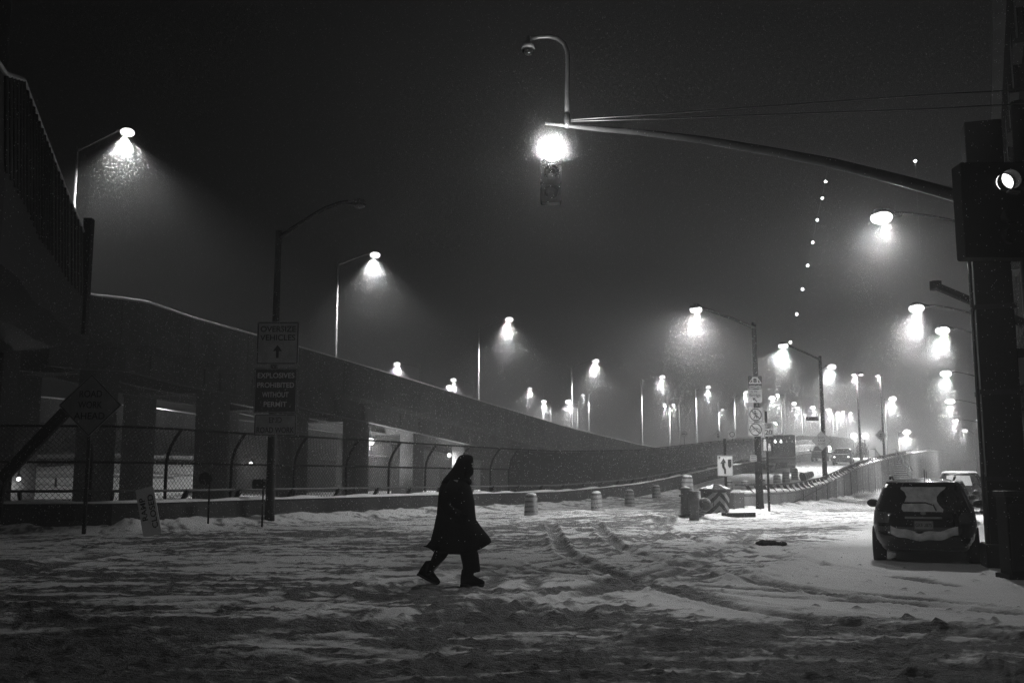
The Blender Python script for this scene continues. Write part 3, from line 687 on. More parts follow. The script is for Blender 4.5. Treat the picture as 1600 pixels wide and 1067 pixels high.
def bar(x0, z0, x1, z1, w):
    d = Vector((x1-x0, z1-z0)).normalized(); n = Vector((-d.y, d.x))*w/2
    return [(x0-n.x, z0-n.y), (x1-n.x, z1-n.y), (x1+n.x, z1+n.y), (x0+n.x, z0+n.y)]
def disc(cx, cz, r, n=12): return [(cx+r*math.cos(2*math.pi*k/n), cz+r*math.sin(2*math.pi*k/n)) for k in range(n)]
FY = -.012
# left stack
Ys = 32.75
t, w, h = sign(401, 502, 467, 570, Ys, 'road_sign', 'square sign reading OVERSIZE VEHICLES with an up arrow, top of the left stack', M_signd, group='signs on the unlit lamp')
border(w, h, M_ink, t, FY, .03); text('OVERSIZE', .27, (0, FY, h*.32), M_ink, t, w=w*.84); text('VEHICLES', .27, (0, FY, h*.12), M_ink, t, w=w*.84)
flat([[(-.045, -.5), (.045, -.5), (.045, -.22), (-.045, -.22)], [(-.15, -.27), (.15, -.27), (0, -.06)]], M_ink, t, FY, 'arrow')
t, w, h = sign(397, 575, 464, 645, Ys, 'road_sign', 'dark sign with pale letters EXPLOSIVES PROHIBITED WITHOUT PERMIT, middle of the left stack', mat('dark_sign_sheet', .03, .3, .2, 4), group='signs on the unlit lamp')
border(w, h, M_signd, t, FY, .015)
for k, s_ in enumerate(('EXPLOSIVES', 'PROHIBITED', 'WITHOUT', 'PERMIT')): text(s_, .24, (0, FY, h*(.33-.215*k)), M_pale, t, w=w*(.86, .86, .62, .54)[k])
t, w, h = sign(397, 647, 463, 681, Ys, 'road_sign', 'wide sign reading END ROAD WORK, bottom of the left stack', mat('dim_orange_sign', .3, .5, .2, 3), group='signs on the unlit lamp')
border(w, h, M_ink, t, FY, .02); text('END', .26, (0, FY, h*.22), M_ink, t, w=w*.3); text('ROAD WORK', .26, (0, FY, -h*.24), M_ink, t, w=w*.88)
# bracket straps on the post
# ROAD WORK AHEAD diamond on its post, with the leaning beam
Yd = 27.2
c = P(141, 633, Yd); t = thing('warning_sign', 'dark diamond sign reading ROAD WORK AHEAD at far left', 'sign', c)
q = .87; dm = [(q, 0), (0, q), (-q, 0), (0, -q)]; plate('panel', 1, 1, mat('diamond_orange_sign', .32, .5, .2, 3), t, 0, poly=dm); border(q*2, 0, M_ink, t, FY, .03, poly=[(x*.96, z*.96) for x, z in dm])  # one even mid tone over the whole diamond
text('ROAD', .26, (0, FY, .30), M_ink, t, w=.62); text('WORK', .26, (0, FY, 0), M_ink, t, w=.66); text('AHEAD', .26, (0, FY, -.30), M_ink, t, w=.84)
b = MB(); b.box((0, .06, -c.z/2-.05), (.09, .07, c.z+.9)); b.build('post', M_black, t)
a = P(8, 742, Yd-.1); e = P(96, 650, Yd-.1)
t = thing('leaning_beam', 'heavy dark beam leaning diagonally towards the diamond sign', 'beam', a)
d = (e-a); b = MB(); L_ = d.length; ang = math.atan2(d.z, d.x); b.box((a+e)/2, (L_+.3, .2, .3), (0, -ang, 0)); b.build('beam', M_black, t, True, bevel=.02)
b = MB(); b.tube([a+Vector((.05, .02, .1)), Vector((a.x-.25, a.y+.1, 0))], .07, 6); b.build('prop', M_black, t, True)
# RAMP CLOSED board leaning against the barrier
c = P(232, 799, 26.9); t = thing('ramp_closed_board', 'tilted white board reading RAMP CLOSED leaning on the dark barrier', 'sign', c)
t.rotation_euler = (R(-12), R(-15), R(8)); w, h = .47, 1.3; plate('panel', w, h, M_signw, t, 0, .02, th=.03); FY2 = -.02
text('RAMP', .2, (-.10, FY2, .08), M_ink, t, rotz=R(-90), w=.62); text('CLOSED', .2, (.12, FY2, -.02), M_ink, t, rotz=R(-90), w=.92)
# sign stack on the first dark lamp pole
Yp = 44.6
def P2(a, b_): return P(a, b_, Yp)
t, w, h = sign(1169, 587, 1190.5, 608, Yp, 'bridge_symbol_sign', 'dark square sign with a white bridge symbol on the tall dark pole', M_ink, group='signs on the tall dark lamp')
flat([bar(-.10, .2, -.10, -.05, .05), bar(.10, .2, .10, -.05, .05), bar(-.125, .215, .125, .215, .05), bar(-.13, .17, -.27, -.03, .035), bar(.13, .17, .27, -.03, .035), bar(-.28, -.035, .28, -.035, .05),
      bar(-.28, -.19, -.14, -.17, .03), bar(-.14, -.17, 0, -.19, .03), bar(0, -.19, .14, -.17, .03), bar(.14, -.17, .28, -.19, .03), bar(-.28, -.25, .28, -.25, .02)], M_pale, t, FY, 'symbol')
t, w, h = sign(1169, 608.5, 1190.5, 629, Yp, 'bridge_name_sign', 'pale sign reading G.W. Bridge with an arrow pointing up left', M_signd, group='signs on the tall dark lamp', r=.02)
text('G.W.', .15, (-.02, FY, .19), M_ink, t); text('Bridge', .19, (0, FY, .03), M_ink, t, w=.5)
flat([bar(.09, -.26, -.06, -.12, .05), [(-.12, -.07), (.03, -.09), (-.09, -.21)]], M_ink, t, FY, 'arrow')
t, w, h = sign(1169, 637, 1192, 658.5, Yp, 'prohibition_sign', 'square no walking sign with a barred pedestrian', M_sign, group='signs on the tall dark lamp')
border(w, h, M_ink, t, FY, .015); ring(.23, .28, M_ink, t, FY)
flat([disc(-.02, .15, .04), bar(0, .1, -.01, -.03, .09), bar(-.01, -.03, -.09, -.18, .04), bar(.0, -.03, .07, -.18, .04), bar(0, .09, -.1, .0, .03), bar(.02, .09, .1, .02, .03)], M_ink, t, FY, 'symbol'); flat([bar(-.18, .18, .18, -.18, .05)], M_ink, t, FY-.004, 'slash')
t, w, h = sign(1169, 660, 1192, 681.5, Yp, 'prohibition_sign', 'square no cycling sign with a barred bicycle', M_sign, group='signs on the tall dark lamp')
border(w, h, M_ink, t, FY, .015); ring(.23, .28, M_ink, t, FY); ring(.06, .08, M_ink, t, FY, (-.12, -.04), 14, 'wheel_symbol'); ring(.06, .08, M_ink, t, FY, (.12, -.04), 14, 'wheel_symbol')
flat([bar(-.12, -.04, -.05, .07, .02), bar(-.05, .07, .07, .07, .02), bar(.07, .08, .12, -.04, .02), bar(-.05, .07, .0, -.04, .02), bar(0, -.04, .07, .07, .02)], M_ink, t, FY, 'symbol'); flat([bar(-.18, .18, .18, -.18, .05)], M_ink, t, FY-.004, 'slash')
t, w, h = sign(1172.5, 711, 1182, 721, Yp-.1, 'small_plate', 'tiny striped plate low on the tall dark pole', M_signd, r=.01)
flat([bar(-.11, z, .11, z, .04) for z in (-.09, .0, .09)], M_ink, t, FY, 'stripe')
# speed limit post
Yv = 43.2; x = P(1199, 700, Yv).x
t = thing('sign_post', 'slim black post under the speed limit sign', 'post', (x, Yv+.05, 0)); b = MB(); b.box((0, 0, 2.1), (.09, .06, 4.6)); b.build('post', M_black, t)
t, w, h = sign(1193, 660.5, 1208, 682, Yv, 'speed_limit_sign', 'white sign reading SPEED LIMIT 20 beside the tall dark pole', M_sign, r=.03)
border(w, h, M_ink, t, FY, .012, r=.03, inset=.01); text('SPEED', .13, (0, FY, .2), M_ink, t, w=.3); text('LIMIT', .13, (0, FY, .09), M_ink, t, w=.28); text('20', .3, (0, FY, -.12), M_ink, t, w=.31)
t, w, h = sign(1191.5, 684, 1208, 705.5, Yv, 'symbol_sign', 'black sign with a large and a small pale figure under the speed limit', M_ink, r=.02)
flat([disc(-.13, .2, .05), bar(-.13, .15, -.13, -.05, .12), bar(-.16, -.05, -.17, -.26, .05), bar(-.1, -.05, -.09, -.26, .05), disc(.06, .02, .04), bar(.06, -.02, .06, -.14, .11), bar(.03, -.14, .03, -.26, .04), bar(.09, -.14, .09, -.26, .04)], M_pale, t, FY, 'figure')
# keep right/left obstruction sign
Yk = 42.6; x = P(1133, 700, Yk).x
t = thing('sign_post', 'short black post behind the white lane shift sign', 'post', (x, Yk+.06, 0)); b = MB(); b.box((0, 0, 1.55), (.1, .07, 3.3)); b.build('post', M_black, t)
t, w, h = sign(1121, 711.5, 1145, 743.5, Yk, 'lane_shift_sign', 'white sign with a bent arrow passing left of a dark shield', M_signw, r=.03)
border(w, h, M_ink, t, FY, .012, r=.03, inset=.008)
flat([[(-.20, .10), (.04, .12), (-.06, .32)], [(-.13, .12), (-.03, .12), (-.03, -.02), (.03, -.14), (.03, -.34), (-.05, -.34), (-.05, -.17), (-.13, -.05)], [(.12, .27), (.27, .27), (.27, -.0), (.195, -.1), (.12, -.0)], [(-.27, .30), (-.20, .30), (-.20, .38), (-.27, .38)]], M_ink, t, FY, 'arrow')
# RIGHT LANE ENDS
Yr = 62; c = P(1284, 688.5, Yr); t = thing('warning_sign', 'grey diamond sign reading RIGHT LANE ENDS on the second dark pole', 'sign', c); q = .62; dm = [(q, 0), (0, q), (-q, 0), (0, -q)]
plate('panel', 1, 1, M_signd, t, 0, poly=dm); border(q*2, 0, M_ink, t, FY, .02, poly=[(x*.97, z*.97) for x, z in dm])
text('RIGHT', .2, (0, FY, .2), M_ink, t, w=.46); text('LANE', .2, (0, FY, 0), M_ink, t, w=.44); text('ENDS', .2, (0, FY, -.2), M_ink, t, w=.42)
b = MB(); b.box((0, .05, -.2), (.3, .04, .06)); b.box((0, Yr*0+.5, -.2), (.06, 1.0, .04)); b.build('bracket', M_black, t)
t, w, h = sign(1259, 651, 1279, 657, 65.8, 'street_name_sign', 'narrow dark street name blade left of the second dark pole', M_dsteel, r=.01)
# faint signs over the far parapet
for px, py, Y, q, lab, dia in ((1122, 680, 100, .55, 'faint far diamond sign with signal symbol', True), (1144, 678.5, 100, .4, 'faint far square sign with round symbol', False), (1069, 678, 125, .42, 'faintest far round sign left of the viaduct lamp pole', None), (1376, 680, 106, .62, 'faint diamond sign on the third dark pole', True)):
    c = P(px, py, Y); t = thing('far_sign', lab, 'sign', c)
    if dia: plate('panel', 1, 1, M_signd, t, 0, poly=[(q, 0), (0, q), (-q, 0), (0, -q)]); flat([disc(0, .12, .09), disc(0, -.13, .14)], M_ink, t, FY, 'symbol')
    elif dia is None: plate('panel', 1, 1, M_signd, t, 0, poly=disc(0, 0, q, 16)); flat([bar(-.3, 0, .3, 0, .1)], M_ink, t, FY, 'symbol')
    else: plate('panel', q*2, q*2, M_signw, t); ring(.2, .28, M_ink, t, FY, name='symbol')
    if px != 1376: b = MB(); b.box((0, .05, -1.8), (.07, .06, 3.6)); b.build('post', M_dsteel, t)
# dark round sign backs behind the fence at left
for px, py, Y, r, lab in ((321, 748, 30.5, .21, 'dark round sign head behind the barrier between columns'), (405, 756, 31.5, .24, 'dark boxy sign head beside the sign stack post')):
    c = P(px, py, Y); t = thing('round_sign', lab, 'sign', (c.x, c.y, 0))
    b = MB(); b.prism(disc(0, 0, r, 8) if px < 400 else rrect(.42, .3, .04), (0, 0, c.z), (1, 0, 0), (0, 0, 1), .05); b.build('panel', M_black, t)
    b = MB(); b.tube([(.12, .05, 0), (.12, .05, c.z-.1)], .03, 6); b.build('post', M_black, t)

# ------------------------------------------------------------------ drums
def band_profile():
    return [(.30, 0), (.30, .05), (.285, .06), (.285, .24), (.275, .25), (.275, .44), (.262, .45), (.262, .64), (.25, .65), (.25, .84), (.235, .88), (.19, .92), (.10, .93)]
def make_drum(label, loc, snow=True):
    t = thing('traffic_drum', label, 'drum', loc, 0, 'traffic drums along the closed lane')
    pr = band_profile(); b = MB(); b.lathe(pr, seg=22); b.build('body', M_or, t)
    for z0, z1, r in ((.09, .21, .287), (.28, .41, .278), (.48, .61, .266), (.68, .81, .254)): b = MB(); b.lathe([(r, z0), (r, z1)], seg=22, cap=False); b.build('reflective_band', M_band, t)
    b = MB(); b.lathe([(.40, -.02), (.40, .05), (.30, .07)], seg=22); b.build('base', M_rub, t)
    b = MB(); b.tube([(-.09, 0, .91), (-.09, 0, .98), (.09, 0, .98), (.09, 0, .91)], .02, 6); b.build('handle', M_or, t)
    b = MB(); b.lathe([(.22, .90), (.2, .95), (.12, .985), (.02, .99)], seg=14); b.build('snow_cap', M_snow, t)
    return t
def gl(px, py, Y): p = P(px, py, Y); return (p.x, p.y, p.z-.06)
D0 = make_drum('nearest standing drum, right of the walking person', gl(830, 806, 41))
dup(D0, gl(933, 798, 47.6), (R(3), R(-4), .4), 'second standing drum, topped with a lump of snow and debris')
dup(D0, gl(984, 791, 55), (R(-2), R(2), 1), 'third standing drum, half buried in drifted snow')
dup(D0, gl(1026, 781, 63), (0, R(2), 2), 'fourth standing drum, smallest of the row by the barrier')
dup(D0, gl(1074, 773, 47), (0, R(-2), 2), 'drum standing just behind the knocked over pair')
for px, py, Y, lab in ((1139, 757, 66, 'drum half hidden behind the lane shift sign post'), (1164, 759, 66, 'drum left of the tall dark pole on the ramp'), (1190, 756, 68, 'drum right of the tall dark pole on the ramp'), (1214, 750, 72, 'drum in front of the truck, left one'),
                  (1228, 746, 76, 'drum in front of the truck, middle one'), (1242, 742, 80, 'drum by the right rear corner of the truck')):
    dup(D0, (P(px, py, Y).x, Y, rz(Y)-.06), (0, 0, px), lab)
q = P(1254, 741, 78); D1 = dup(D0, (q.x, 78, rz(78)+.3), (0, R(72), .3), 'drum lying tipped over in the snow right of the truck')
D2 = dup(D0, gl(1551, 797, 34), (0, 0, .3), 'drum with snow on top behind the parked cars by the building')
# crash cushion with chevrons
c = Gp(1121, 806); Yc = c.y
t = thing('crash_cushion', 'large octagonal crash barrel with bold chevrons and a snowy peaked lid', 'crash cushion', (c.x, c.y+.3, -.05), .1)
def octo(r, z, k=8): return [Vector((r*math.cos(math.pi/k+2*math.pi*i/k), r*math.sin(math.pi/k+2*math.pi*i/k), z)) for i in range(k)]
b = MB(); b.loft([octo(.50, 0), octo(.56, .5), octo(.61, 1.02), octo(.60, 1.06)], smooth=False); b.build('body', M_dsteel, t, bevel=.02)
b = MB(); b.loft([octo(.66, 1.05), octo(.66, 1.12), octo(.36, 1.24), octo(.05, 1.33)], smooth=False); b.build('lid', M_plast, t, bevel=.015)
b = MB()
for k in range(8):
    if k in (1, 5): continue
    a0 = math.pi/8+2*math.pi*k/8+.1; a1 = a0+2*math.pi/8-.2; am = (a0+a1)/2
    pts = [Vector((.62*math.cos(a0), .62*math.sin(a0), 1.135)), Vector((.62*math.cos(a1), .62*math.sin(a1), 1.135)), Vector((.14*math.cos(am), .14*math.sin(am), 1.31))]; b.add(pts+[p+Vector((0, 0, .03)) for p in pts], [(0, 2, 1), (3, 4, 5), (0, 1, 4, 3), (1, 2, 5, 4), (2, 0, 3, 5)])
b.build('snow_cap', M_snow, t)
# chevrons wrap over the front facets
def chev(z0, wd, m):
    b = MB()
    for k in range(-12, 12):
        th = 0; x0 = k/12*.50; x1 = (k+1)/12*.50
        def yy(x, z):
            r = .5+.11*min(z/1.02, 1); f = r*.924
            half = r*.3827
            if abs(x) <= half: return -f
            return -f+(abs(x)-half)
        q = []
        for x, dz in ((x0, 0), (x1, 0), (x1, wd), (x0, wd)):
            z = z0+dz-abs(x)*1.05; z = min(max(z, .02), 1.0); q.append(Vector((x, yy(x, z)-.008, z)))
        if q[2].z-q[1].z > .005 or q[3].z-q[0].z > .005: b.add(q, [(0, 1, 2, 3)])
    b.build('chevron', m, t)
M_sleeve = mat('pale_plastic', .16, .6, .3, 6)
M_chev = mat('chevron_sheet', .5, .4, .2, 5)
for z in (.28, .68, 1.08, 1.48): chev(z, .2, M_chev)
# split upright drum pair and the fallen one
g = Gp(1072, 811); t = thing('broken_drum', 'upright crushed drum shell with a snowy open top beside the crash barrel', 'drum', (g.x, g.y, -.05), .3)
b = MB(); b.lathe([(.19, 0), (.2, .4), (.185, .8), (.18, 1.12), (.26, 1.16), (.26, 1.2), (.15, 1.2)], seg=16, cap=True); b.build('body', M_or, t)
b = MB(); b.lathe([(.20, 1.19), (.14, 1.25), (.03, 1.27)], seg=12); b.build('snow_cap', M_snow, t)
g = Gp(1084, 813); t = thing('broken_drum', 'flattened pale drum sleeve standing between the upright shell and fallen drum', 'drum', (g.x, g.y-.1, -.05), .1)
b = MB(); b.loft([[Vector((math.cos(a)*.19*w, math.sin(a)*.09, z)) for a in [2*math.pi*k/16 for k in range(16)]] for z, w in ((0, .9), (.3, 1), (.7, 1.05), (1.1, 1.12))]); b.build('body', M_sleeve, t)
g = Gp(1101, 811); D3 = dup(D0, (g.x-.34, g.y+.2, .27), (R(66), R(22), R(12)), 'fallen drum leaning against the crash barrel')
for o in CH(D3):
    if o.name.startswith('snow_cap'): bpy.data.objects.remove(o)
g0 = Gp(1121, 808); t = thing('broken_board', 'curved dark strip lying on the snow right of the crash barrel', 'debris', (g0.x, g0.y-.8, .02))
pth = [Vector((x, -.25*math.sin(x*1.2), .1+.02*x)) for x in np.linspace(0, 1.25, 9)]
b = MB(); b.sweep(pth, [(-.03, -.1), (.03, -.1), (.03, .08), (-.03, .08)]); b.build('strip', M_dsteel, t)
g = Gp(1202, 851); t = thing('slush_lump', 'dark lump of dirty slush alone on the bright snow', 'slush', (g.x, g.y, 0))
b = MB()
for k in range(14): b.ball((random.uniform(-.28, .28), random.uniform(-.12, .12), .03), (random.uniform(.06, .13), .08, random.uniform(.05, .1)), seg=7, rings=5)
b.build('lump', mat('dirty_slush', .05, .8, .5, 9, .8), t)
# ------------------------------------------------------------------ traffic signal mast
YM = 15.4; k = ppm(YM)
def PM(a, c, dy=0): return P(a, c, YM+dy)
base = Vector((PM(1640, 700).x, YM+.2, 0))
t = thing('signal_mast', 'long curved traffic signal mast arm reaching across from the dark pole at right', 'signal mast', base)
b = MB(); b.tube([base+Vector((0, 0, -.2)), base+Vector((0, 0, .3)), base+Vector((0, 0, 7.6))], [.2, .15, .11], 12); b.build('pole', M_dsteel, t, True)
ap = [(852, 193), (880, 196), (930, 201), (1000, 207), (1100, 219), (1200, 236), (1300, 255), (1400, 280), (1480, 302), (1560, 326), (1640, 352)]
M_arm = mat('mast_steel', .1, .38, .25, 4, .05, metal=.3)
b = MB(); b.tube([PM(a, c) for a, c in ap], [.028, .032, .045, .052, .06, .07, .08, .09, .1, .11, .12], 12); b.build('arm', M_arm, t, True)
for pts, lab in (([(884, 190), (1040, 186), (1250, 178), (1450, 171), (1640, 160)], 'lower'), ([(884, 188), (1040, 178), (1250, 163), (1450, 149), (1640, 138)], 'upper')):
    b = MB(); b.tube([PM(a, c) for a, c in pts], .011, 5); b.build('guy_wire', M_arm, t, True)
# camera gooseneck
b0 = PM(887, 196)
t = thing('traffic_camera', 'dome camera hanging from a gooseneck pole over the mast arm', 'camera', b0)
b = MB(); b.tube([PM(a, c) for a, c in ((886, 200), (886, 150), (887, 95), (886, 80), (881, 68), (871, 60), (858, 57), (842, 58), (828, 61))], [.042, .04, .038, .038, .038, .038, .038, .036, .03], 10); b.build('pole', M_arm, t, True)
b = MB(); b.lathe([(.05, 0), (.055, .1), (.05, .2)], PM(886, 196), 10); b.build('clamp', M_dsteel, t, True)
c = PM(825, 77)
b = MB(); b.lathe([(.03, .22), (.04, .12), (.085, .10), (.10, .06), (.105, 0)], c, 16); b.build('housing', M_steel, t, True)
b = MB(); b.lathe([(.10, 0), (.094, -.05), (.065, -.09), (.02, -.105)], c, 16); b.build('dome', M_glass, t, True)
M_head = mat('signal_housing', .0015, .8, .2, 8, spec=.02)
def signal(name, label, c, rot, lit, group=None, s=1.0, glow=True):
    """three section head; local frame faces -Y; c = centre of the middle lens"""
    t = thing(name, label, 'traffic signal', c, rot, group)
    for i, z in enumerate((.31, 0, -.31)):
        b = MB(); b.prism([(x, z+q) for x, q in rrect(.33, .305, .03)], (0, .10, 0), (1, 0, 0), (0, 0, 1), .19); b.build('section', M_head, t)
        b = MB(); vs = []; n = 14
        Ls = []
        for j in range(n+1):
            a = R(-30+240*j/n); Ls.append((.125*math.cos(a), z+.125*math.sin(a)))
        out = [Vector((x, .0, zz)) for x, zz in Ls]+[Vector((x, -.22+.04*abs(math.sin(0)), zz-.03)) for x, zz in Ls]
        inn = [Vector((x*.94, .0, z+(zz-z)*.94)) for x, zz in Ls]+[Vector((x*.94, -.22, z+(zz-z)*.94-.03)) for x, zz in Ls]
        m1 = n+1; fs = [(j, j+1, m1+j+1, m1+j) for j in range(n)]+[(2*m1+j, 3*m1+j, 3*m1+j+1, 2*m1+j+1) for j in range(n)]+[(m1+j, m1+j+1, 3*m1+j+1, 3*m1+j) for j in range(n)]
        b.add(out+inn, fs, smooth=True); b.build('visor', M_head, t)
        b = MB(); b.ball((0, .005, z), (.105, .025, .105), seg=18, rings=8); b.build('lens', E_sig if i == lit else M_glass, t)
    b = MB(); b.tube([(0, .1, .46), (0, .1, .62)], .03, 8); b.build('hanger', M_dsteel, t)
    return t
sc = PM(861, 272)
t = signal('traffic_signal', 'lit traffic signal hanging under the tip of the mast arm', sc, 0, 0)
b = MB(); b.box((-.02, .1, .60), (.34, .05, .04)); b.tube([(.12, .1, .6), (.12, .1, .42)], .02, 6); b.build('bracket', M_dsteel, t)
for nm, e, ang, rad in (('SPOT', 8, 60, .05), ('SPOT', 48, 120, .05), ('POINT', 20, 0, .03)):
    d = bpy.data.lights.new('signal_light', nm); d.energy = e*LP; d.shadow_soft_size = rad
    o = bpy.data.objects.new('signal_light', d); COL.objects.link(o); o.parent = t; o.location = (0, -.3, .31)
    
    if ang: d.spot_size = R(ang); d.spot_blend = 1; o.rotation_euler = (R(-80 if ang < 80 else -52), 0, 0)
# cluster at the right pole
q = PM(1572, 285, -.6)
t = thing('signal_cabinet', 'large black signal box with louvred face beside the round lit lens', 'signal', q)
b = MB(); b.prism([(x, z) for x, z in rrect(1.0, 1.5, .04)], (-.18, .18, -.42), (1, 0, 0), (0, 0, 1), .3); b.build('housing', M_black, t, bevel=.01)
for z in (-.55, -.85): 
    b = MB(); b.lathe([(.12, 0), (.13, .2)], (0, 0, 0), 16, M=Euler((R(90), 0, 0)).to_matrix().to_4x4()); 
    o = b.build('visor', M_black, t); o.location = (0, .02, z)
b = MB(); b.ball((-.02, -.0, 0), (.135, .03, .135), seg=20, rings=8); b.build('lens', E_sig, t)
b = MB(); b.lathe([(.145, 0), (.15, .2)], (-.0, .03, 0), 18, M=Euler((R(90), 0, 0)).to_matrix(), cap=False); b.build('hood', M_black, t)
b = MB(); b.box((.02, -.16, -.20), (.17, .1, .03), (0, .15, 0)); b.build('reflector', M_steel, t)
# foot furniture by the right pole
q = Gp(1587, 903); t = thing('junction_box', 'black utility cabinet standing at the foot of the right hand pole', 'cabinet', q)
MB().box((0, 0, .62), (.3, .34, 1.25)).build('body', M_black, t, bevel=.02); MB().box((0, 0, 1.28), (.36, .4, .08)).build('cap', M_dsteel, t, bevel=.01); MB().box((0, -.175, .62), (.24, .012, 1.0)).build('door', M_plast, t)
MB().box((0, 0, .02), (.4, .44, .1)).build('plinth', M_concd, t)
# dark building along the right street with pipes and steps of brickwork
u = Vector((.4254, .905, 0)); nrm = Vector((-.905, .4254, 0))
o0 = Vector((1.6+.47*11, 11, 0))
t = thing('dark_building', 'dark brick building closing the right edge, with downpipes along its face', 'building', o0, -math.atan(.47))
Lb = 150; Hb = 16
b = MB(); b.box((4.02, Lb/2, Hb/2), (8, Lb, Hb)); b.build('wall', M_brick, t)
MB().box((3.9, Lb/2, Hb+.2), (8.5, Lb+.4, .4)).build('cornice', M_concd, t, bevel=.04)
for i in range(11):
    for j in range(4):
        y = 3+i*3.4; z = 2.2+j*3.5
        f = MB().box((-.02, y, z), (.12, 1.2, 1.7)).build('window', M_dsteel, t); MB().box((-.09, y, z), (.03, 1.0, 1.5)).build('pane', M_glass, f); MB().box((-.12, y, z-.93), (.22, 1.4, .12)).build('sill', M_concd, f)
for y in (5.2, 5.6, 9.0, 13.4, 18, 24):
    b = MB(); b.tube([(-.16, y, .1), (-.16, y, 9)], .05, 7); 
    for z in (1.2, 3.6, 6.0): b.box((-.1, y, z), (.14, .16, .05))
    b.build('downpipe', M_rail, t)
MB().box((-.06, Lb/2, .35), (.2, Lb, .9)).build('plinth', M_concd, t)
for y, h in ((5.0, .5), (6.6, .35), (8, .45), (11, .4)): MB().box((-.35, y, h/2), (.45, .9, h)).build('step', M_concd, t, bevel=.02)
# sidewalk scaffold by the kerb: steel posts and planks
t = thing('sidewalk_shed', 'black sidewalk scaffold with steel posts and a thick plank roof at the right edge', 'scaffold', (.3+.47*18, 18, 0), -math.atan(.47))
for i in range(10):
    y = i*2.6
    for x in (.15, 1.2): b = MB(); b.tube([(x, y, -.1), (x, y, 3.6)], .05, 8); b.build('upright', M_rail, t)
    b = MB(); b.tube([(.15, y, 3.0), (1.2, y, 3.5)], .03, 6); b.tube([(.15, y, 2.4), (.15, y+1.3, 3.5)], .03, 6); b.build('brace', M_rail, t)
b = MB(); b.tube([(.15, -.4, 2.3), (.15, 25, 2.3)], .035, 6); b.tube([(.15, -.4, 1.1), (.15, 25, 1.1)], .035, 6); b.build('side_rail', M_rail, t)
MB().box((.8, 12.4, 3.68), (1.9, 26, .16)).build('deck', M_black, t); MB().box((.05, 12.4, 4.2), (.08, 26, 1.0)).build('parapet', M_black, t)
# steel bracket arm poking out to the left over the street
a = P(1462, 447, 21); e = P(1600, 505, 19.5)
t = thing('steel_beam', 'short thick dark beam poking out from the dark building over the right street', 'beam', e); b = MB(); d = e-a
b.tube([a, e], .085, 4); b.build('beam', M_black, t, True); b = MB(); b.tube([a+Vector((0, 0, -.08)), a+Vector((0, 0, .1))], .13, 8); b.build('end_cap', M_black, t, True)
# tall dark column block between street lamps and edge
t = thing('steel_column', 'tall black steel column standing at the kerb at the right edge', 'column', (P(1572, 800, 17.5).x, 17.5, 0), -.3)
MB().box((0, 0, 3.9), (.62, .55, 8.0)).build('shaft', M_black, t, bevel=.02); MB().box((0, 0, .15), (.8, .75, .5)).build('base_plate', M_dsteel, t, bevel=.03)
for z in (1.5, 3.0, 4.5, 6.0): MB().box((0, 0, z), (.68, .61, .08)).build('band', M_dsteel, t)
MB().tube([(-.36, -.2, .3), (-.36, -.2, 7)], .035, 6).build('conduit', M_rail, t)
# raised snowy pavement
b = MB(); pth = [Vector((.12+.47*Y, Y, .16)) for Y in np.arange(17.5, 150, 1.5)]
b.sweep(pth, [(0, -.5), (0, -.02), (.06, .02), (3.5, .03), (3.5, -.5)]); struct(b.build('pavement', M_snow))
# utility pole down the street
q = P(1553, 800, 33); t = thing('utility_pole', 'pale snow streaked pole by the building behind the parked cars', 'pole', (q.x, 33.5, 0))
b = MB(); b.tube([(q.x, 33.5, 0), (q.x, 33.5, 2.2)], .12, 9); b.build('pole', M_conc, t, True); b = MB(); b.lathe([(.14, 2.2), (.15, 2.28), (.05, 2.33)], (q.x, 33.5, 0), 9); b.build('snow_cap', M_snow, t, True)

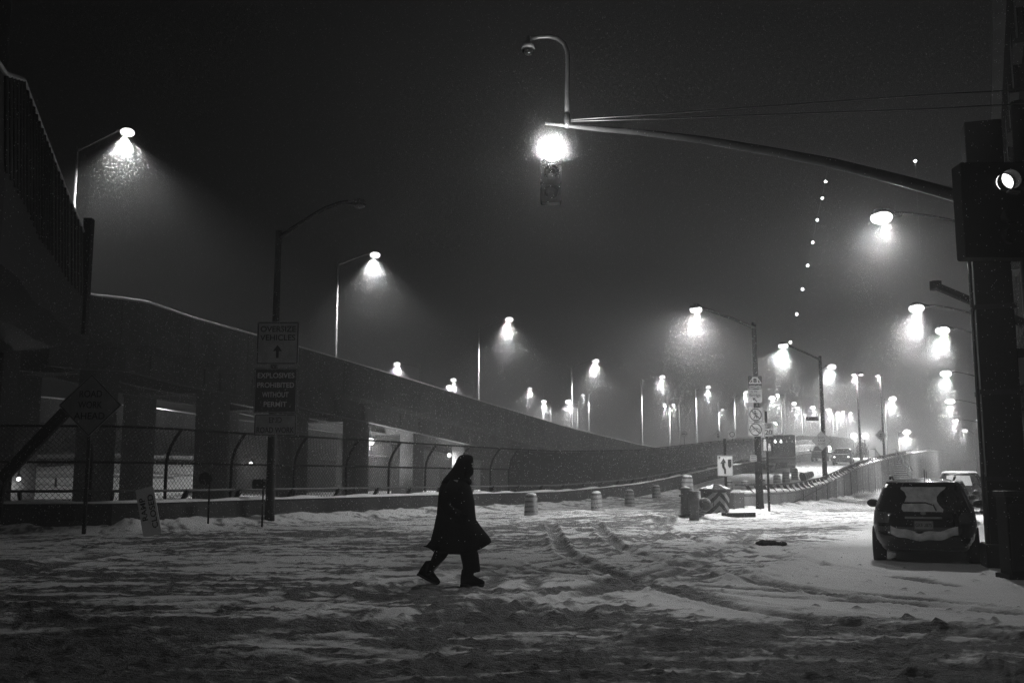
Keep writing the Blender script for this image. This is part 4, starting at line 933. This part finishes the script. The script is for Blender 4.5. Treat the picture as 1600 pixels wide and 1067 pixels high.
# ------------------------------------------------------------------ the walking person
def person():
    X = (715-800)/107.3; Y0 = 14.5
    t = thing('person', 'person striding right in a long black hooded coat and boots', 'person', (X, Y0, 0.0))
    # continuous body: skinned skeleton (x forward, y depth)
    J = {'pelvis': (0, 0, .96, .15), 'belly': (-.01, 0, 1.12, .15), 'chest': (0, 0, 1.32, .17), 'neck0': (.03, 0, 1.48, .075), 'neck': (.07, 0, 1.55, .062), 'skull': (.095, 0, 1.65, .095), 'crown': (.085, 0, 1.745, .075),
         'chin': (.15, 0, 1.585, .045), 'nose': (.198, 0, 1.655, .018),
         'shL': (-.02, .17, 1.42, .075), 'elL': (-.15, .25, 1.14, .05), 'wrL': (.06, .25, .99, .034), 'haL': (.13, .23, .95, .036),
         'shR': (-.02, -.17, 1.42, .075), 'elR': (-.15, -.25, 1.14, .05), 'wrR': (.06, -.25, .99, .034), 'haR': (.13, -.23, .95, .036),
         'hipL': (-.02, .09, .88, .105), 'knL': (-.14, .10, .50, .068), 'anL': (-.40, .10, .16, .046), 'toL': (-.30, .10, .06, .035),
         'hipR': (.03, -.09, .88, .105), 'knR': (.16, -.10, .50, .068), 'anR': (.16, -.10, .12, .048), 'toR': (.30, -.10, .06, .036)}
    E = [('pelvis', 'belly'), ('belly', 'chest'), ('chest', 'neck0'), ('neck0', 'neck'), ('neck', 'skull'), ('skull', 'crown'), ('skull', 'chin'), ('skull', 'nose'), ('chest', 'shL'), ('shL', 'elL'), ('elL', 'wrL'), ('wrL', 'haL'),
         ('chest', 'shR'), ('shR', 'elR'), ('elR', 'wrR'), ('wrR', 'haR'), ('pelvis', 'hipL'), ('hipL', 'knL'), ('knL', 'anL'), ('anL', 'toL'), ('pelvis', 'hipR'), ('hipR', 'knR'), ('knR', 'anR'), ('anR', 'toR')]
    ks = list(J); me = bpy.data.meshes.new('body'); me.from_pydata([J[a][:3] for a in ks], [(ks.index(a), ks.index(c)) for a, c in E], [])
    o = bpy.data.objects.new('body', me); COL.objects.link(o); o.parent = t
    sk = o.modifiers.new('skin', 'SKIN'); sk.use_smooth_shade = True
    if not me.skin_vertices: me.attributes  # layer is made by the modifier
    try: sv = me.skin_vertices[0].data
    except Exception:
        bm = bmesh.new(); bm.from_mesh(me); bm.verts.layers.skin.verify(); bm.to_mesh(me); bm.free(); sv = me.skin_vertices[0].data
    for i, a in enumerate(ks): sv[i].radius = (J[a][3], J[a][3]); sv[i].use_root = (a == 'pelvis')
    sb = o.modifiers.new('subsurf', 'SUBSURF'); sb.levels = 1; sb.render_levels = 2
    me.materials.append(M_skin)
    def shell(rows, name, m, n=40, wave=0, p=2.2, sub=0):
        """rows: (z_mid, x_back, x_front, half_depth, dz_back, dz_front)"""
        rings = []
        for j, (z, xb, xf, hy, zb, zf) in enumerate(rows):
            rg = []
            for i in range(n):
                a = 2*math.pi*i/n; c = math.cos(a); s = math.sin(a)
                cx = (xb+xf)/2; hx = (xf-xb)/2
                x = cx+hx*math.copysign(abs(c)**(2/p), c); y = hy*math.copysign(abs(s)**(2/p), s)
                f = wave*(j/len(rows))**2*math.sin(a*7+j*.4); x += f*c; y += f*s
                rg.append(Vector((x, y, z+(zf if c > 0 else zb)*abs(c)**3)))
            rings.append(rg)
        b = MB(); b.loft(rings, 0, True, True); return b.build(name, m, t, subd=sub)
    shell([(1.50, -.12, .15, .10, 0, 0), (1.47, -.21, .17, .17, -.01, -.01), (1.41, -.245, .19, .23, -.02, 0), (1.30, -.265, .225, .255, 0, 0), (1.18, -.275, .25, .265, 0, 0), (1.0, -.29, .262, .265, 0, 0), (.92, -.305, .275, .265, 0, 0),
           (.82, -.32, .36, .275, 0, -.01), (.74, -.335, .43, .285, 0, -.015), (.66, -.36, .485, .295, -.03, 0), (.58, -.42, .50, .30, -.02, .03), (.50, -.46, .46, .30, .05, .09), (.455, -.40, .38, .28, .08, .10), (.47, -.3, .3, .2, .06, .08)], 'coat', M_coat, wave=.034)
    # sleeves, hands pushed into the pockets
    for s in (1, -1):
        b = MB(); b.tube([(-.02, s*.17, 1.43), (-.10, s*.24, 1.30), (-.175, s*.285, 1.14), (-.09, s*.30, 1.05), (.05, s*.285, .985)], [.095, .092, .082, .075, .07], 12); b.build('sleeve', M_coat, t)
        b = MB(); b.box((.075, s*.278, .955), (.17, .03, .15), (0, .35, 0)); b.build('pocket', M_coat, t, bevel=.01)
    # hood, mask, scarf
    rows = []
    for z, xb, xf, hy in ((1.44, -.235, .16, .19), (1.50, -.195, .17, .16), (1.56, -.145, .18, .135), (1.62, -.095, .19, .122), (1.68, -.055, .215, .12), (1.74, -.022, .228, .118), (1.79, .0, .232, .11), (1.82, .02, .222, .09), (1.838, .045, .20, .06), (1.845, .08, .16, .03)): rows.append((z, xb, xf, hy, 0, 0))
    shell(rows, 'hood', M_coat, 28)
    shell([(1.52, .02, .185, .09, 0, 0), (1.56, .04, .225, .10, 0, 0), (1.60, .05, .238, .098, 0, 0), (1.645, .06, .236, .09, 0, 0), (1.67, .08, .222, .07, 0, 0)], 'face_mask', M_coat, 20)
    shell([(1.42, -.02, .205, .13, 0, 0), (1.46, -.03, .215, .14, 0, 0), (1.50, -.02, .20, .13, 0, 0), (1.525, 0, .18, .11, 0, 0)], 'scarf', M_coat, 22)
    # trousers: one leg each with flared hems
    def leg(pts, name):
        rings = []
        for (x, z, r, sl) in pts: rings.append([Vector((x+math.cos(a)*r, pts_y+math.sin(a)*r*.85, z+math.cos(a)*sl)) for a in [2*math.pi*k/18 for k in range(18)]])
        b = MB(); b.loft(rings); return b.build(name, M_coat, t)
    pts_y = .10; leg([(-.04, .80, .15, 0), (-.13, .60, .15, .02), (-.20, .47, .145, .05), (-.26, .36, .138, .07), (-.30, .28, .128, .08), (-.335, .23, .105, .08), (-.37, .19, .07, .05), (-.40, .14, .06, .03)], 'trouser_leg')
    pts_y = -.10; leg([(.05, .80, .15, 0), (.12, .60, .145, -.02), (.185, .45, .135, -.01), (.21, .32, .122, .01), (.222, .22, .122, .02), (.222, .185, .118, .02), (.20, .2, .07, .02), (.17, .1, .055, 0)], 'trouser_leg')
    def boot(ax, az, rot, y):
        M = Matrix.Rotation(rot, 3, 'Y'); rings = []
        for x, z0, z1, w in ((-.105, .02, .10, .035), (-.09, .0, .22, .045), (-.03, .0, .26, .052), (.03, .0, .20, .052), (.09, .0, .135, .05), (.15, .0, .105, .055), (.20, .01, .085, .048), (.235, .02, .06, .025)):
            rings.append([M @ Vector((x, math.cos(a)*w, (z0+z1)/2+math.sin(a)*(z1-z0)/2))+Vector((ax, y, az)) for a in [2*math.pi*k/14 for k in range(14)]])
        b = MB(); b.loft(rings); o = b.build('boot', M_coat, t)
        b = MB(); b.prism([(-.11, -.012), (.22, -.012), (.235, .015), (-.11, .015)], (0, 0, 0), (1, 0, 0), (0, 0, 1), .1)
        for i, v_ in enumerate(b.v): b.v[i] = tuple(M @ Vector(v_)+Vector((ax, y, az)))
        b.build('sole', M_rub, o)
    boot(.17, .01, 0, -.10); boot(-.47, .10, R(28), .10)
person()

# ------------------------------------------------------------------ vehicles
def make_car(name, label, loc, rot, prof, paint, snow_rear=True, head=False, snow_roof=False, tail_lit=False, group='cars parked along the right street', plate_=True, roofbar=False):
    """body as stacked outlines; prof rows: z, half width, rear y, front y, corner exponent"""
    t = thing(name, label, 'car', loc, rot, group)
    zs = [p[0] for p in prof]
    def at(z): return [float(np.interp(z, zs, [p[i] for p in prof])) for i in range(1, 5)]
    def outline(z, off=0, N=56):
        w, yr, yf, n = at(z); yc = (yr+yf)/2; L = (yf-yr)/2; out = []
        for k_ in range(N):
            a = 2*math.pi*k_/N; c, s = math.cos(a), math.sin(a)
            out.append(Vector(((w+off)*math.copysign(abs(c)**(2/n), c), yc+(L+off)*math.copysign(abs(s)**(2/n), s), z)))
        return out
    def end(x, z, off=.006, front=False):
        w, yr, yf, n = at(z); yc = (yr+yf)/2; L = (yf-yr)/2; q = max(1-min(abs(x)/w, .999)**n, 0)**(1/n)
        return Vector((x, yc+(L*q+off)*(1 if front else -1), z))
    def side(y, z, sg, off=.006):
        w, yr, yf, n = at(z); yc = (yr+yf)/2; L = (yf-yr)/2; q = max(1-min(abs(y-yc)/L, .999)**n, 0)**(1/n)
        return Vector((sg*(w*q+off), y, z))
    def patch(rows, fn, m, nm, par=None, n=12, th=.0):
        b = MB(); R_ = []
        for z, a, c in rows: R_.append([fn(a+(c-a)*i/n, z) for i in range(n+1)])
        b.loft(R_, closed=False, cap=False); return b.build(nm, m, par or t)
    zz = sorted(set(list(zs)+list(np.linspace(zs[0], zs[-1], 26))))
    b = MB(); b.loft([outline(z) for z in zz]); b.build('body', paint, t)
    W_ = max(p[1] for p in prof); H = zs[-1]; belt = prof[4][0]; zt = H-.13
    rg = at(belt+.05); tp = at(zt)
    patch([(belt+.04, -rg[0]*.80, rg[0]*.80), ((belt+zt)/2, -tp[0]*.90, tp[0]*.90), (zt, -tp[0]*.80, tp[0]*.80)], lambda x, z: end(x, z), M_glass, 'rear_window')
    patch([(belt+.05, -rg[0]*.78, rg[0]*.78), (zt-.02, -tp[0]*.80, tp[0]*.80)], lambda x, z: end(x, z, front=True), M_glass, 'windscreen')
    for sg in (1, -1):
        w, yr, yf, n = at(belt+.05); w2, yr2, yf2, n2 = at(zt)
        for f0, f1 in ((.10, .36), (.385, .62), (.645, .86)):
            patch([(belt+.05, yr+(yf-yr)*f0, yr+(yf-yr)*f1), (zt, yr2+(yf2-yr2)*max(f0, .12), yr2+(yf2-yr2)*min(f1, .84))], lambda y, z, sg=sg: side(y, z, sg), M_glass, 'side_window')
        # mirror
        yb = at(belt+.05)[2]-.35; b = MB(); b.ball((sg*(W_+.12), yb, belt+.09), (.12, .07, .085)); b.tube([(sg*(W_-.1), yb, belt+.05), (sg*(W_+.08), yb, belt+.07)], .03, 6); b.build('mirror', M_plast, t)
        # tail lamps and head lamps
        yr0 = at(.85)[1]
        patch([(belt-.20, sg*W_*.66, sg*W_*.955), (belt-.10, sg*W_*.64, sg*W_*.965), (belt-.0, sg*W_*.70, sg*W_*.955)], lambda x, z: end(x, z, .012), M_lens, 'tail_lamp', n=8)
        fr = E_lamp if head else M_lens
        b = MB(); q = end(sg*W_*.72, belt-.30, .0, True); b.ball(q+Vector((0, 0, 0)), (.13, .06, .085)); b.build('headlamp', fr, t)
    # bumpers, plate, wiper, trim
    b = MB(); r1 = []
    for z in (.34, .42, .55, .60): r1.append([end(-W_*.96+2*W_*.96*i/18, z, (.03, .055, .055, .02)[len(r1)]) for i in range(19)])
    b.loft(r1, closed=False, cap=False); b.build('rear_bumper', M_plast if paint is not M_paint else paint, t)
    b = MB(); r1 = []
    for z in (.34, .42, .55, .60): r1.append([end(-W_*.96+2*W_*.96*i/18, z, (.03, .055, .055, .02)[len(r1)], True) for i in range(19)])
    b.loft(r1, closed=False, cap=False); b.build('front_bumper', M_plast, t)
    if plate_:
        z0 = belt-.23; q = end(0, z0, .014)
        pl = MB(); pl.prism(rrect(.32, .16, .012), (0, 0, 0), (1, 0, 0), (0, 0, 1), .006); pl = pl.build('number_plate', M_plate, t); pl.location = (0, end(0, z0+.06, .02).y, z0)
        text('GKE 2875', .085, (0, -.006, -.002), M_ink, pl, w=.27, th=.001); border(.32, .16, M_ink, pl, -.006, .006, .012, .004)
        b = MB(); yb = end(0, belt-.08, 0).y; b.box((0, yb-.02, belt-.10), (.62, .05, .035)); b.build('plate_trim', M_steel, t, bevel=.008)
        b = MB(); b.ball((0, end(0, belt-.03, .0).y-.005, belt-.02), (.05, .012, .03)); b.build('badge', M_steel, t)
    b = MB(); q = [end(x, z, .018) for x, z in ((.0, belt+.05), (-.28, belt+.13), (-.36, belt+.11))]
    b = MB(); b.tube([end(.22, belt+.03, .03), end(.18, belt+.12, .03), end(.05, belt+.165, .03), end(-.36, belt+.16, .03)], .012, 5); b.build('wiper', M_rub, t)
    # spoiler and antenna
    b = MB(); ys = at(H-.08)[1]; b.prism([(-tp[0]*.9, 0), (tp[0]*.9, 0), (tp[0]*.82, .22), (-tp[0]*.82, .22)], (0, ys-.06, H-.075), (1, 0, 0), (0, 1, .12), .03); b.build('spoiler', paint, t, bevel=.01)
    b = MB(); b.tube([(0.05, ys+.25, H-.02), (.05, ys+.15, H+.17)], .006, 4); b.build('antenna', M_rub, t)
    if roofbar:
        for sg in (1, -1): b = MB(); b.tube([(sg*.56, -1.3, H-.0), (sg*.58, -.9, H+.05), (sg*.58, .0, H+.04), (sg*.56, .3, H-.03)], .018, 6); b.build('roof_bar', M_plast, t)
    if snow_rear:
        rows = [(1.395, -.36, .40), (1.36, -.37, .38), (1.30, -.30, .30), (1.22, -.27, .24), (1.14, -.30, .24), (1.07, -.35, .28), (1.0, -.36, .34), (.955, -.33, .33)]
        rows = [(min(z, zt+.03), a, c) for z, a, c in rows]
        M_frost = mat('thin_snow', .85, .8, .3, 9, .3)
        patch(rows, lambda x, z: end(x, z, .014), M_frost, 'window_snow', n=16)
        b = MB(); R_ = []
        for k_, (zf, dy) in enumerate(((0, .05), (.03, .085), (.10, .08), (.155, .03))):
            R_.append([end(x, .47, dy)+Vector((0, 0, zf+.10*(x/.56)**2-.02+.012*math.sin(x*17))) for x in np.linspace(-.56, .56, 25)])
        b.loft(R_, closed=False, cap=False); b.build('bumper_snow', M_frost, t)
    if snow_roof:
        b = MB(); rr = []
        for dz, sc_ in ((-.05, 1.0), (-.0, .99), (.05, .93), (.08, .75), (.085, .3)):
            z = H-.10; rr.append([Vector((v_.x*sc_*.97, (v_.y-(at(z)[1]+at(z)[2])/2)*sc_*.98+(at(z)[1]+at(z)[2])/2, H-.06+dz)) for v_ in outline(z, .02, 36)])
        b.loft(rr); b.build('roof_snow', M_snow, t)
        patch([(belt+.1, -.55, .5), (zt-.05, -.5, .42)], lambda x, z: end(x, z, .016), M_snow, 'window_snow')
        b = MB(); rr = []
        for dz, sc_ in ((0, 1), (.05, .95), (.06, .5)): rr.append([Vector((W_*.9*sc_*math.cos(a), at(.6)[2]-.65+.62*sc_*math.sin(a), belt-.03+dz)) for a in [2*math.pi*k_/20 for k_ in range(20)]])
        b.loft(rr); b.build('bonnet_snow', M_snow, t)
    for sx in (1, -1):
        for y in (at(.6)[1]+.78, at(.6)[2]-.85):
            wh = MB(); Mw = Matrix.Rotation(R(90), 3, 'Y')
            wh.lathe([(.20, -.11), (.32, -.11), (.345, -.08), (.345, .08), (.32, .11), (.20, .11)], (sx*(W_-.10), y, .335), 22, M=Mw); w_ = wh.build('tyre', M_rub, t)
            b = MB(); b.lathe([(.2, -.06), (.19, .095), (.05, .11), (.02, .12)] if sx > 0 else [(.02, -.12), (.05, -.11), (.19, -.095), (.2, .06)], (sx*(W_-.10), y, .335), 16, M=Mw); b.build('rim', M_dsteel, w_)
    if head:
        for sg in (1, -1):
            d = bpy.data.lights.new('headlight_beam', 'SPOT'); d.energy = 5*LP; d.spot_size = R(60); d.spot_blend = .8; d.shadow_soft_size = .06
            o = bpy.data.objects.new('headlight_beam', d); COL.objects.link(o); o.parent = t; o.location = (sg*W_*.72, at(.6)[2]+.15, belt-.30); o.rotation_euler = (R(84), 0, 0)
    return t
SUV = [(.26, .80, -2.08, 2.05, 7), (.45, .875, -2.2, 2.18, 7), (.70, .90, -2.23, 2.2, 7), (.88, .89, -2.18, 2.12, 6.5), (.95, .87, -2.15, 1.30, 6), (1.15, .80, -2.04, .95, 5.5), (1.36, .72, -1.9, .5, 5), (1.46, .66, -1.8, .25, 4.5), (1.52, .5, -1.55, -.0, 4), (1.54, .3, -1.2, -.3, 3)]
SEDAN = [(.24, .78, -2.2, 2.15, 7), (.42, .86, -2.3, 2.25, 7), (.66, .89, -2.32, 2.25, 7), (.84, .87, -2.25, 2.1, 6), (.93, .84, -2.1, 1.1, 6), (1.12, .75, -1.8, .8, 5), (1.30, .67, -1.5, .45, 5), (1.40, .6, -1.3, .2, 4.5), (1.45, .45, -1.0, 0, 4), (1.46, .3, -.8, -.1, 3)]
VAN = [(.30, .85, -2.3, 2.2, 7), (.5, .93, -2.4, 2.35, 7), (.85, .96, -2.42, 2.35, 7), (1.05, .95, -2.38, 2.25, 7), (1.12, .93, -2.36, 1.6, 6.5), (1.35, .88, -2.28, 1.3, 6), (1.6, .80, -2.18, .9, 5.5), (1.72, .74, -2.1, .7, 5), (1.80, .55, -1.8, .3, 4), (1.82, .3, -1.5, 0, 3)]
hd = -math.atan(.425)
make_car('parked_car', 'nearest black hatchback seen from behind, snow on its rear window and bumper', (7.34+.9, 18.1+2.05, -.04), hd, SUV, M_paint, roofbar=True)
make_car('parked_car', 'dark car mostly hidden in front of the nearest black hatchback', (11.0, 26.6, -.02), -math.atan(.47), SUV, M_paint2, snow_rear=False)
make_car('parked_car', 'low snow covered car between the dark car and the white topped one', (15.3, 35.6, 0), -math.atan(.47), SEDAN, M_paint2, snow_rear=False, snow_roof=True)
make_car('parked_car', 'tall car with thick white snow over its roof, farthest of the parked row', (20.3, 45.5, 0), -math.atan(.47), VAN, M_paint2, snow_rear=False, snow_roof=True)
q = P(1323, 727, 106); make_car('oncoming_car', 'oncoming car with both headlights lit at the crest of the ramp', (q.x, 107, rz(106)), R(180)-.40, VAN, M_paint2, False, True, True, group='cars driving on the ramp', plate_=False)
q = P(1289, 722, 116); make_car('oncoming_car', 'hazy dark car left of the oncoming car with headlights', (q.x, 117, rz(117)), R(180)-.45, VAN, M_paint2, False, False, True, group='cars driving on the ramp', plate_=False)
q = P(1272, 716, 128); make_car('oncoming_car', 'faintest car on the ramp just left of the second dark pole', (q.x, 129, rz(129)), R(180)-.45, SUV, M_paint2, False, True, True, group='cars driving on the ramp', plate_=False)
q = P(1162, 697, 130); t = thing('van_roof', 'pale vehicle roof showing over the far parapet', 'van', (q.x, 131, rz(131)+.0), -.5)
h = P(1162, 683, 130).z-rz(131)
b = MB(); b.loft([[Vector((x*.95, y, z)) for x, y in rrect(2.1-(.3 if z > h-.5 else 0), 5.2-(1.2 if z > h-.5 else 0), .3)] for z in (.4, 1.0, 1.6, h-.55, h-.1, h)]); b.build('body', M_signw, t)
for sx in (1, -1):
    for y in (-1.6, 1.6): b = MB(); b.lathe([(.2, -.1), (.36, -.1), (.36, .1), (.2, .1)], (sx*.95, y, .36), 16, M=Matrix.Rotation(R(90), 3, 'Y')); b.build('tyre', M_rub, t)
# truck
q = P(1222, 738, 90); t = thing('box_truck', 'dark boxy truck seen from behind on the ramp with small triangle lights on top', 'truck', (q.x, 90, rz(90)), -.28)
M_trk = mat('truck_paint', .02, .5, .3, 3)
MB().box((0, 3.2, 2.15), (2.5, 6.4, 2.5)).build('cargo_box', M_trk, t, bevel=.04); MB().box((0, 7.4, 1.6), (2.3, 1.9, 2.2)).build('cab', M_trk, t, bevel=.12); MB().box((0, 3.6, .75), (1.0, 8.5, .3)).build('chassis', M_black, t)
MB().box((0, 3.2, 3.43), (2.46, 6.35, .09)).build('roof_snow', M_snow, t, bevel=.03); MB().box((0, -.12, .78), (2.5, .2, .12)).build('rear_bumper', M_steel, t); MB().box((0, -.14, .86), (2.4, .16, .05)).build('bumper_snow', M_snow, t)
MB().box((0, -.03, 1.4), (2.3, .06, .07)).build('ledge', M_snow, t); MB().box((-.0, -.02, 2.3), (.05, .05, 2.0)).build('door_seam', M_black, t)
for x in (-1.0, -.5, .0, .5, .98): b = MB(); b.prism([(-.09, -.1), (.09, -.1), (0, .16)], (x, -.04, 2.85), (1, 0, 0), (0, 0, 1), .05); b.build('marker_light', E_dot if x in (-.5, 0) else M_signw, t)
b = MB(); b.prism([(-.09, -.1), (.09, -.1), (0, .16)], (.75, -.04, 3.15), (1, 0, 0), (0, 0, 1), .05); b.build('marker_light', M_signw, t)
for sx in (-.9, .9):
    b = MB(); b.box((sx, -.05, 1.05), (.3, .05, .14)); b.build('tail_lamp', M_lens, t)
    for y in (1.2, 2.3, 7.2): b = MB(); b.lathe([(.25, -.22), (.46, -.22), (.48, -.16), (.48, .16), (.46, .22), (.25, .22)], (sx, y, .48), 20, M=Matrix.Rotation(R(90), 3, 'Y')); b.build('tyre', M_rub, t)

# ------------------------------------------------------------------ dark bush by the floodlights
def bush(x, y, z, h, w, label):
    t = thing('bush', label, 'bush', (x, y, z)); b = MB(); b.tube([(0, 0, -.2), (.05, 0, h*.3), (.0, .1, h*.7)], [.1, .07, .03], 6)
    for k_ in range(7):
        a = k_*2.4; b.tube([(0, 0, h*.15), (w*.3*math.cos(a), w*.3*math.sin(a), h*.6), (w*.42*math.cos(a), w*.42*math.sin(a), h*.9)], [.04, .025, .01], 4)
    b.build('stem', M_bark, t); b = MB()
    for k_ in range(900):
        a = random.uniform(0, 6.28); r = w/2*random.random()**.5; zz_ = h*(.12+.88*random.random()); f = 1-.6*(zz_/h)**2; c = Vector((r*f*math.cos(a), r*f*math.sin(a), zz_)); M = Euler((random.random()*6, random.random()*6, random.random()*6)).to_matrix()
        s_ = random.uniform(.06, .14); b.add([c+M @ Vector(p) for p in ((-s_, 0, 0), (0, -s_*.4, 0), (s_, 0, 0), (0, s_*.4, 0))], [(0, 1, 2, 3)])
    b.build('foliage', M_bark, t)
q = P(1347, 706, 124); bush(q.x, 124, rz(124)-.1, 2.2, 2.0, 'small dark bush standing before the two floodlights')

# ------------------------------------------------------------------ falling snow
def flakes(N, x0, x1, y0, y1, z0, z1, smin, smax):
    c = rng.uniform((x0, y0, z0), (x1, y1, z1), (N, 3))
    return c, rng.uniform(smin, smax, N)
cs = []; ss = []
for N, x, y, z, a, e in ((90000, (-14, 16), (8.5, 30), (.3, 13), .004, .0075), (260000, (-60, 60), (30, 110), (.3, 26), .010, .020)):
    c, s_ = flakes(N, x[0], x[1], y[0], y[1], z[0], z[1], a, e); cs.append(c); ss.append(s_)
for pos, pw, tl in LAMPS:      # extra flakes added round each lamp to build up its glow
    n = int((17000 if pos.x < 12 and pos.y > 55 else 10000)*(75/max(pos.y, 75))); rr = .08+6.6*rng.uniform(0, 1, n)**1.7; th = np.abs(rng.normal(0, .62, n)); ph = rng.uniform(0, 2*math.pi, n)
    v = np.stack([rr*np.sin(th)*np.cos(ph), rr*np.sin(th)*np.sin(ph), -rr*np.cos(th)], -1)
    M = np.array(Euler((tl[1], tl[0], 0)).to_matrix()); cs.append(v @ M.T+np.array(pos)+np.array((0, 0, -.25))); ss.append(rng.uniform(.008, .016, n)*min(1, .35+pos.y/90)*np.clip(rr/1.1, .25, 1)**.7)
n = 9000; v = rng.normal(size=(n, 3)); v /= np.linalg.norm(v, axis=1)[:, None]; v *= (.13+np.abs(rng.normal(0, .16, n)))[:, None]; v[:, 1] = -np.abs(v[:, 1])  # flake cloud added in front of the lit signal to make its glare
v = v[(v[:, 2] > -.16) | (rng.random(n) < .12)]; n = len(v)
cs.append(v+np.array(PM(861, 247))+np.array((0, -.32, 0))); ss.append(rng.uniform(.003, .006, n))
c = np.vstack(cs); s_ = np.concatenate(ss); keep = (np.abs(c[:, 0]) < c[:, 1]*.62+2) & (c[:, 2] > .1); c = c[keep]; s_ = s_[keep]; N = len(c)
tet = np.array([(1, 1, 1), (-1, -1, 1), (-1, 1, -1), (1, -1, -1)], float)/1.7
q4 = rng.normal(size=(N, 4)); q4 /= np.linalg.norm(q4, axis=1)[:, None]; w_, x_, y_, z_ = q4.T
Rm = np.stack([1-2*(y_*y_+z_*z_), 2*(x_*y_-z_*w_), 2*(x_*z_+y_*w_), 2*(x_*y_+z_*w_), 1-2*(x_*x_+z_*z_), 2*(y_*z_-x_*w_), 2*(x_*z_-y_*w_), 2*(y_*z_+x_*w_), 1-2*(x_*x_+y_*y_)], -1).reshape(N, 3, 3)
V = (np.einsum('nij,kj->nki', Rm, tet)*s_[:, None, None]+c[:, None, :]).reshape(-1, 3).astype(np.float32)
F = (np.arange(N)[:, None, None]*4+np.array([(0, 1, 2), (0, 3, 1), (0, 2, 3), (1, 3, 2)])[None]).reshape(-1, 3).astype(np.int32)
me = bpy.data.meshes.new('falling_snow'); me.vertices.add(len(V)); me.vertices.foreach_set('co', V.ravel()); me.loops.add(F.size); me.loops.foreach_set('vertex_index', F.ravel()); me.polygons.add(len(F))
me.polygons.foreach_set('loop_start', np.arange(0, F.size, 3, dtype=np.int32)); me.polygons.foreach_set('loop_total', np.full(len(F), 3, dtype=np.int32)); me.update()
m = bpy.data.materials.new('flake'); m.use_nodes = True; nt = m.node_tree; nt.nodes.clear(); o_ = nt.nodes.new('ShaderNodeOutputMaterial'); d1 = nt.nodes.new('ShaderNodeBsdfDiffuse'); d2 = nt.nodes.new('ShaderNodeBsdfTranslucent'); mx = nt.nodes.new('ShaderNodeMixShader')
d1.inputs[0].default_value = d2.inputs[0].default_value = (.9, .9, .9, 1); nt.links.new(d1.outputs[0], mx.inputs[1]); nt.links.new(d2.outputs[0], mx.inputs[2]); nt.links.new(mx.outputs[0], o_.inputs[0]); me.materials.append(m)
o = bpy.data.objects.new('falling_snow', me); COL.objects.link(o); o['kind'] = 'stuff'; o['label'] = 'fine falling snowflakes, with extra ones added round lamps and signal as glow'
# ------------------------------------------------------------------ haze
m = bpy.data.materials.new('haze'); m.use_nodes = True; nt = m.node_tree; nt.nodes.clear(); o_ = nt.nodes.new('ShaderNodeOutputMaterial'); pv = nt.nodes.new('ShaderNodeVolumePrincipled')
pv.inputs['Color'].default_value = (.92, .92, .92, 1); pv.inputs['Density'].default_value = HAZE_DENSITY; pv.inputs['Anisotropy'].default_value = .45; nt.links.new(pv.outputs[0], o_.inputs['Volume'])
o = MB().box((0, 200, 34), (1100, 470, 72)).build('haze', m); o['kind'] = 'stuff'; o['label'] = 'snowy night haze'
